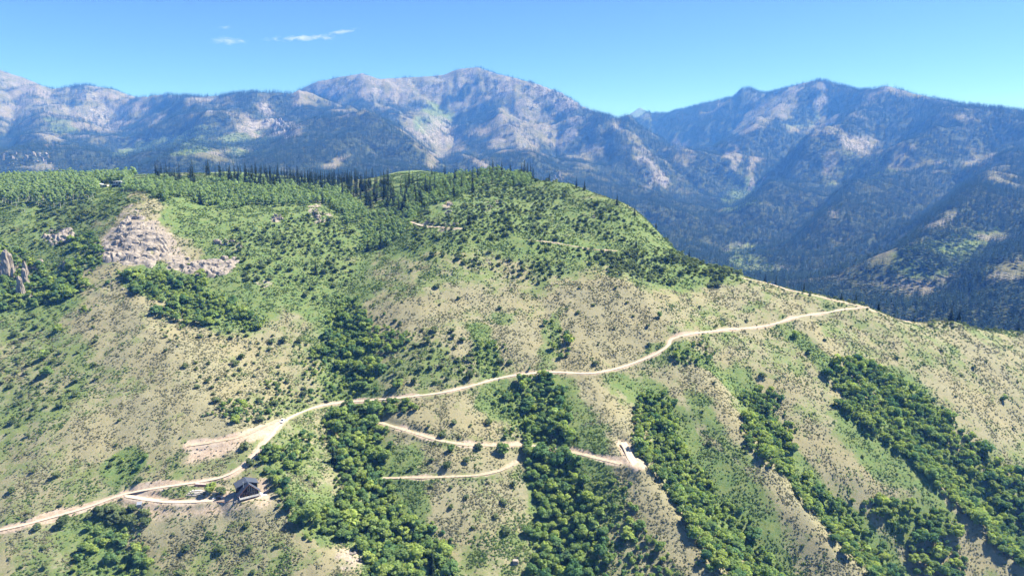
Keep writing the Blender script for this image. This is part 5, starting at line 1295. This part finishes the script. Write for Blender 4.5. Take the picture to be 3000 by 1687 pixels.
    for (q, zt) in ((-5.0, 2.7), (5.0, 2.7)): MB().box(q - .08, q + .08, -1.0, -.84, 1.0, zt).build('porch_post', M['whitewood'], H)
    # side windows of the upper storey
    for (yy) in (4.6, 6.6):
        w = MB().box(-5.06, -5.012, yy, yy + 1.1, 3.3, 4.6).build('window', M['glass'], H); MB().box(-5.11, -5.061, yy - .1, yy + 1.2, 3.18, 3.3).box(-5.11, -5.061, yy - .1, yy + 1.2, 4.6, 4.72).build('frame', M['trim'], w)
        w = MB().box(5.012, 5.06, yy, yy + 1.1, 3.3, 4.6).build('window', M['glass'], H); MB().box(5.061, 5.11, yy - .1, yy + 1.2, 3.18, 3.3).box(5.061, 5.11, yy - .1, yy + 1.2, 4.6, 4.72).build('frame', M['trim'], w)
    w = MB().box(3.3, 4.3, 3.40, 3.488, 4.3, 5.2).build('window', M['glass'], H)
    c = MB().cyl((-2.3, 1.6, 5.2), (-2.3, 1.6, 8.6), .16, 10).build('flue_pipe', M['metal'], H); MB().cyl((-2.3, 1.6, 8.6), (-2.3, 1.6, 8.78), .26, 10).build('cap', M['metal'], c)
    st = empty('steps', (0, 0, 0)); st.parent = H
    for i in range(5): MB().box(-6.6 - i * .3, -6.3 - i * .3, -1.6, -.4, -.2 - i * .0, .8 - i * .18).build('step', M['timber'], st)
    # slab right of the house
    c_, s_ = math.cos(H.rotation_euler.z), math.sin(H.rotation_euler.z)
    sx, sy = x + c_ * 7.4 - s_ * 2.0, y + s_ * 7.4 + c_ * 2.0
    o = MB().box(-1.9, 1.9, -4.2, 4.2, -1.2, .22).build('patio', M['concrete']); o.location = (sx, sy, hz - .02); o.rotation_euler = (0, 0, H.rotation_euler.z); tag(o, 'bright concrete slab along the right side of the dark house', 'patio')
house()

# ------------------------------------------------------------------ vehicles
def vehicle(name, label, px, py, L, W, Hh, paint, rotz, pickup=False, cat='car', z=None):
    x, y, zz = gp(px, py) if not isinstance(px, tuple) else px
    E = empty(name, (x, y, zz if z is None else z), rotz); tag(E, label, cat)
    h = L / 2; m = plain(name + '_paint', paint, .3, .5, .03, 1.0)
    body = MB().prism([(-h, .35), (-h + .05, .95), (-h + .25, 1.02), (h - 1.25, 1.05), (h - .15, .88), (h, .70), (h, .35), (h - .4, .28), (-h + .4, .28)], 'y', -W / 2, W / 2).build('body', m, E, .05)
    if pickup: cab = [(-h + 1.9, 1.03), (-h + 2.0, Hh - .06), (-h + 2.3, Hh), (h - 2.0, Hh), (h - 1.25, 1.05)]
    else: cab = [(-h + .12, 1.02), (-h + .35, Hh - .08), (-h + .6, Hh), (h - 2.2, Hh), (h - 1.9, Hh - .06), (h - 1.2, 1.05)]
    MB().prism(cab, 'y', -W / 2 + .1, W / 2 - .1).build('cabin', m, E, .05)
    x0, x1 = cab[0][0] + .3, h - 1.75
    n = 2 if pickup else 3
    for s in (-1, 1):
        for i in range(n):
            a = x0 + (x1 - x0) * i / n; b = x0 + (x1 - x0) * (i + 1) / n - .08
            MB().box(a, b, s * (W / 2 - .1) - .012, s * (W / 2 - .1) + .012, 1.12, Hh - .16).build('side_window', M['glass'], E)
        MB().box(h - .08, h + .02, s * (W / 2 - .35) - .2, s * (W / 2 - .35) + .2, .66, .82).build('headlight', M['whitewood'], E)
        MB().box(-h - .02, -h + .06, s * (W / 2 - .2) - .12, s * (W / 2 - .2) + .12, .7, .95).build('tail_light', M['trim'], E)
        for q in (-h + .95, h - .95):
            w = MB().cyl((q, s * (W / 2 - .22), .36), (q, s * (W / 2 + .01), .36), .36, 14).build('wheel', M['tyre'], E)
            MB().cyl((q, s * (W / 2 + .012), .36), (q, s * (W / 2 + .03), .36), .21, 10).build('rim', M['metal'], w)
    MB().quad((h - 1.86, -W / 2 + .16, Hh - .1), (h - 1.86, W / 2 - .16, Hh - .1), (h - 1.22, W / 2 - .16, 1.12), (h - 1.22, -W / 2 + .16, 1.12)).build('windscreen', M['glass'], E)
    if pickup: MB().box(-h + .15, -h + 1.8, -W / 2 + .15, W / 2 - .15, .98, 1.06).build('cargo_bed', M['tyre'], E)
M['tyre'] = plain('black_rubber', (.02, .02, .02), .9, .1)
L_ = ROADW['drive']; k_ = int(np.argmin(np.abs(proj(L_[:, 0], L_[:, 1], L_[:, 2])[0] - 645)))
t_ = L_[min(k_ + 1, len(L_) - 1)] - L_[k_ - 1]
vehicle('parked_car', 'dark blue black car parked on the driveway left of the house', (float(L_[k_, 0]), float(L_[k_, 1]) + .4, float(L_[k_, 2])), 0, 4.8, 1.9, 1.72, (.012, .013, .022), math.atan2(t_[1], t_[0]), z=float(L_[k_, 2]) + .30)
L_ = ROADW['main']; P0 = proj(L_[:, 0], L_[:, 1], L_[:, 2]); k_ = int(np.argmin(np.hypot(P0[0] - 834, P0[1] - 1238))); t_ = L_[k_ + 1] - L_[k_ - 1]
vehicle('pickup_truck', 'small white truck driving on the dirt road at the bend', (float(L_[k_, 0]), float(L_[k_, 1]), float(L_[k_, 2])), 0, 5.2, 1.95, 1.85, (.80, .80, .80), math.atan2(t_[1], t_[0]) + math.pi, True, 'truck', z=float(L_[k_, 2]) + .32)

# ------------------------------------------------------------------ retaining walls and yard things
def terraces():
    E = None
    for i, (xa, xb, py) in enumerate([(561, 615, 1438.5), (555, 614, 1442.8), (550, 614, 1447.2), (545, 608, 1451.8)]):
        a = gp(xa, py); b = gp(xb, py)
        if E is None: E = empty('retaining_wall', gp(580, 1452)); tag(E, 'four stepped grey timber retaining walls beside the driveway', 'wall')
        o = Vector(E.location); A, B = Vector(a) - o, Vector(b) - o; ang = math.atan2(B.y - A.y, B.x - A.x); Ln = math.hypot(B.x - A.x, B.y - A.y); zb = min(A.z, B.z)
        t = empty('tier', (A.x, A.y, zb), ang); t.parent = E
        for k in range(3):
            MB().box(0, Ln, -.12 + k * .03, .12 + k * .03, -.5 + k * .36, -.155 + k * .36).build('timber', M['timber'], t)
        MB().box(0, Ln, .125, 1.9, -.6, .50).build('gravel_bed', M['gravelbed'], t)
        for q in (.3, Ln * .5, Ln - .3): MB().box(q - .1, q + .1, -.25, -.125, -.6, .68).build('post', M['timber'], t)
    a = gp(570, 1424); b = gp(606, 1424)
    E = empty('log_retaining_wall', a, math.atan2(b[1] - a[1], b[0] - a[0])); tag(E, 'short red brown log wall above the stepped timber walls', 'wall'); Ln = math.hypot(b[0] - a[0], b[1] - a[1])
    for k in range(4): MB().cyl((0, k * .14, -.1 + k * .36), (Ln, k * .14, -.1 + k * .36), .19, 9).build('log', M['redtimber'], E)
    MB().box(.05, Ln - .05, .75, 2.2, -.2, 1.12).build('gravel_bed', M['gravelbed'], E)
    # edging beams along the driveway
    for lab, pts in (('long log edging on the uphill side of the driveway', [(466, 1466), (500, 1465), (540, 1459)]), ('log edging on the lower side of the driveway near the house', [(636, 1470), (662, 1472), (690, 1464)])):
        E = None
        for i in range(len(pts) - 1):
            a, b = gp(*pts[i]), gp(*pts[i + 1])
            if E is None: E = empty('log_edging', a); tag(E, lab, 'edging')
            o = Vector(E.location); MB().cyl(Vector(a) - o + Vector((0, 0, .15)), Vector(b) - o + Vector((0, 0, .15)), .22, 8).build('log', M['redtimber'], E)
    # pale planks and a bin of the yard
    x, y, z = gp(631, 1460); E = empty('plank_stack', (x, y, z + .05), .1); tag(E, 'stack of white boards lying left of the parked car', 'boards')
    for i in range(3): MB().box(-1.6 + .1 * i, 1.5, -.7 + .45 * i, -.3 + .45 * i, 0, .28 + .05 * i).build('board', M['whitewood'], E)
    x, y, z = gp(409, 1481); E = empty('utility_shed', (x, y, z - .1), .3); tag(E, 'small grey metal roofed shed below the driveway', 'shed')
    MB().box(-1.1, 1.1, -.9, .9, -.5, 1.3).build('wall', M['greypanel'], E); MB().prism([(-1.15, 1.25), (1.15, 1.95), (1.15, 2.03), (-1.15, 1.33)], 'x', -1.3, 1.3).build('roof', M['metal'], E); MB().box(-.4, .4, -.93, -.902, -.3, 1.15).build('door', M['timber'], E)
terraces()

# ------------------------------------------------------------------ the house on the upper plateau
def upper_house():
    x, y, z = gp(341, 549); H = empty('hilltop_house', (x, y, z - .2), .12); tag(H, 'flat roofed modern house among aspens on the upper left plateau', 'house')
    MB().box(-4.6, 2.6, 0, 7.0, -1.5, 3.2).build('wall', M['darkwood'], H); MB().box(2.604, 5.2, -.6, 7.0, -1.5, 6.6).build('wall', M['greypanel'], H)
    MB().box(-3.2, 2.6, 1.2, 7.0, 3.55, 6.3).build('wall', M['stucco'], H)
    r = MB().box(-5.2, 2.6, -1.2, 7.3, 3.204, 3.54).build('roof', M['whitewood'], H)
    MB().box(-1.8, 5.5, -1.0, 7.4, 6.61, 6.95).build('roof', M['whitewood'], H); MB().box(-3.5, -1.81, .6, 7.4, 6.31, 6.55).build('roof', M['whitewood'], H)
    for (a, b) in ((-4.3, -2.9), (-2.7, -1.3), (-.9, .7), (.9, 2.4)):
        w = MB().box(a, b, -.05, -.012, .2, 2.9).build('window', M['glass'], H); MB().box(a - .1, a, -.1, -.051, .2, 2.9).build('frame', M['stucco'], w)
    for (a, b) in ((-2.9, -1.7), (-.4, 1.0)): MB().box(a, b, 1.15, 1.188, 4.2, 5.8).build('window', M['glass'], H)
    MB().box(3.3, 4.6, -.65, -.612, 3.6, 5.6).build('window', M['glass'], H)
    x, y, z = gp(303, 549); H = empty('guest_cabin', (x, y, z - .2), .1); tag(H, 'low pale cabin with sloping white roof left of the hilltop house', 'cabin')
    MB().box(-3.6, 4.0, 0, 5.0, -1.2, 3.0).build('wall', M['stucco'], H); MB().prism([(-4.6, 4.3), (-1.6, 3.5), (-1.6, 3.7), (-4.6, 4.5)], 'y', -.6, 5.4).build('roof', M['whitewood'], H); MB().box(-1.596, 4.4, -.5, 5.3, 3.02, 3.3).build('roof', M['concrete'], H)
    MB().box(-3.2, -2.4, -.05, -.012, 0, 2.2).build('door', M['darkwood'], H)
    for (a, b) in ((-.4, .6), (1.2, 3.4)): MB().box(a, b, -.05, -.012, .9, 2.3).build('window', M['glass'], H)
    MB().box(-1.6, -.8, -.06, -.013, -.1, 2.8).build('wall_panel', M['whitewood'], H)
upper_house()

# ------------------------------------------------------------------ clouds
def cloud(label, px, py, wpx, hpx, dens, seed, tilt=0.0, dist=9200):
    p = at(px, py, dist); w = wpx / FPX * dist / 2; h = hpx / FPX * dist / 2
    bm = bmesh.new(); bmesh.ops.create_icosphere(bm, subdivisions=3, radius=1.0)
    me = bpy.data.meshes.new('cloud'); bm.to_mesh(me); bm.free()
    m = bpy.data.materials.new('cloud_vapour'); m.use_nodes = True; nt = m.node_tree; nt.nodes.remove(nt.nodes['Principled BSDF'])
    tc = nd(nt, 'ShaderNodeTexCoord'); mp = nd(nt, 'ShaderNodeMapping'); mp.inputs['Scale'].default_value = (w / h * .42, 1.2, 1.0); mp.inputs['Location'].default_value = (seed * 3.1, seed * 1.7, seed)
    nt.links.new(tc.outputs['Object'], mp.inputs[0])
    n = noise(nt, mp.outputs[0], 1.15, 6.0, .62, .6)
    ln = nd(nt, 'ShaderNodeVectorMath', operation='LENGTH'); nt.links.new(tc.outputs['Object'], ln.inputs[0])
    fall = mth(nt, 'SUBTRACT', 1.0, ln.outputs['Value'])
    d = mth(nt, 'SUBTRACT', mth(nt, 'ADD', n, mth(nt, 'MULTIPLY', fall, .42)), .66)
    d = mth(nt, 'MULTIPLY', mth(nt, 'MULTIPLY', mth(nt, 'MAXIMUM', d, 0.0), dens), mth(nt, 'MINIMUM', mth(nt, 'MULTIPLY', fall, 5.0), 1.0, True))
    v = nt.nodes.new('ShaderNodeVolumeScatter'); v.inputs['Color'].default_value = (.98, .99, 1, 1); v.inputs['Anisotropy'].default_value = .2
    nt.links.new(d, v.inputs['Density']); nt.links.new(v.outputs[0], nt.nodes['Material Output'].inputs['Volume'])
    me.materials.append(m)
    o = obj('cloud', me); o.location = p; o.scale = (w, h * 1.6, h); o.rotation_euler = (0, R(tilt), 0)
    tag(o, label, 'cloud')
cloud('long thin white cloud left of the middle of the sky', 890, 112, 270, 26, .04, 1, -2)
cloud('narrow bright cloud streak at the right end of the long cloud', 1000, 94, 140, 17, .042, 2, -8)
cloud('faint ragged cloud wisp left of the long cloud', 668, 120, 160, 30, .02, 3, 3)
cloud('tiny faint cloud high above the ragged wisp', 660, 81, 60, 14, .022, 4)

# ------------------------------------------------------------------ the air
def haze():
    x0, x1, y0, y1, z0, z1 = -9800, 9800, -600, 14000, -560, 1150
    v = [(x, y, z) for x in (x0, x1) for y in (y0, y1) for z in (z0, z1)]
    f = [(0, 1, 3, 2), (4, 6, 7, 5), (0, 4, 5, 1), (2, 3, 7, 6), (0, 2, 6, 4), (1, 5, 7, 3)]
    m = bpy.data.materials.new('haze'); m.use_nodes = True; nt = m.node_tree
    nt.nodes.remove(nt.nodes['Principled BSDF'])
    p = nt.nodes.new('ShaderNodeVolumePrincipled')
    p.inputs['Color'].default_value = (.09, .30, 1.0, 1); p.inputs['Density'].default_value = HAZE_D
    p.inputs['Anisotropy'].default_value = 0.0; p.inputs['Absorption Color'].default_value = (1, 1, 1, 1)
    nt.links.new(p.outputs[0], nt.nodes['Material Output'].inputs['Volume'])
    m.cycles.volume_sampling = 'DISTANCE'; m.cycles.homogeneous_volume = True
    tag(obj('haze', mesh('haze', v, f, m)), kind='stuff')
HAZE_D = 1.1e-4
haze()
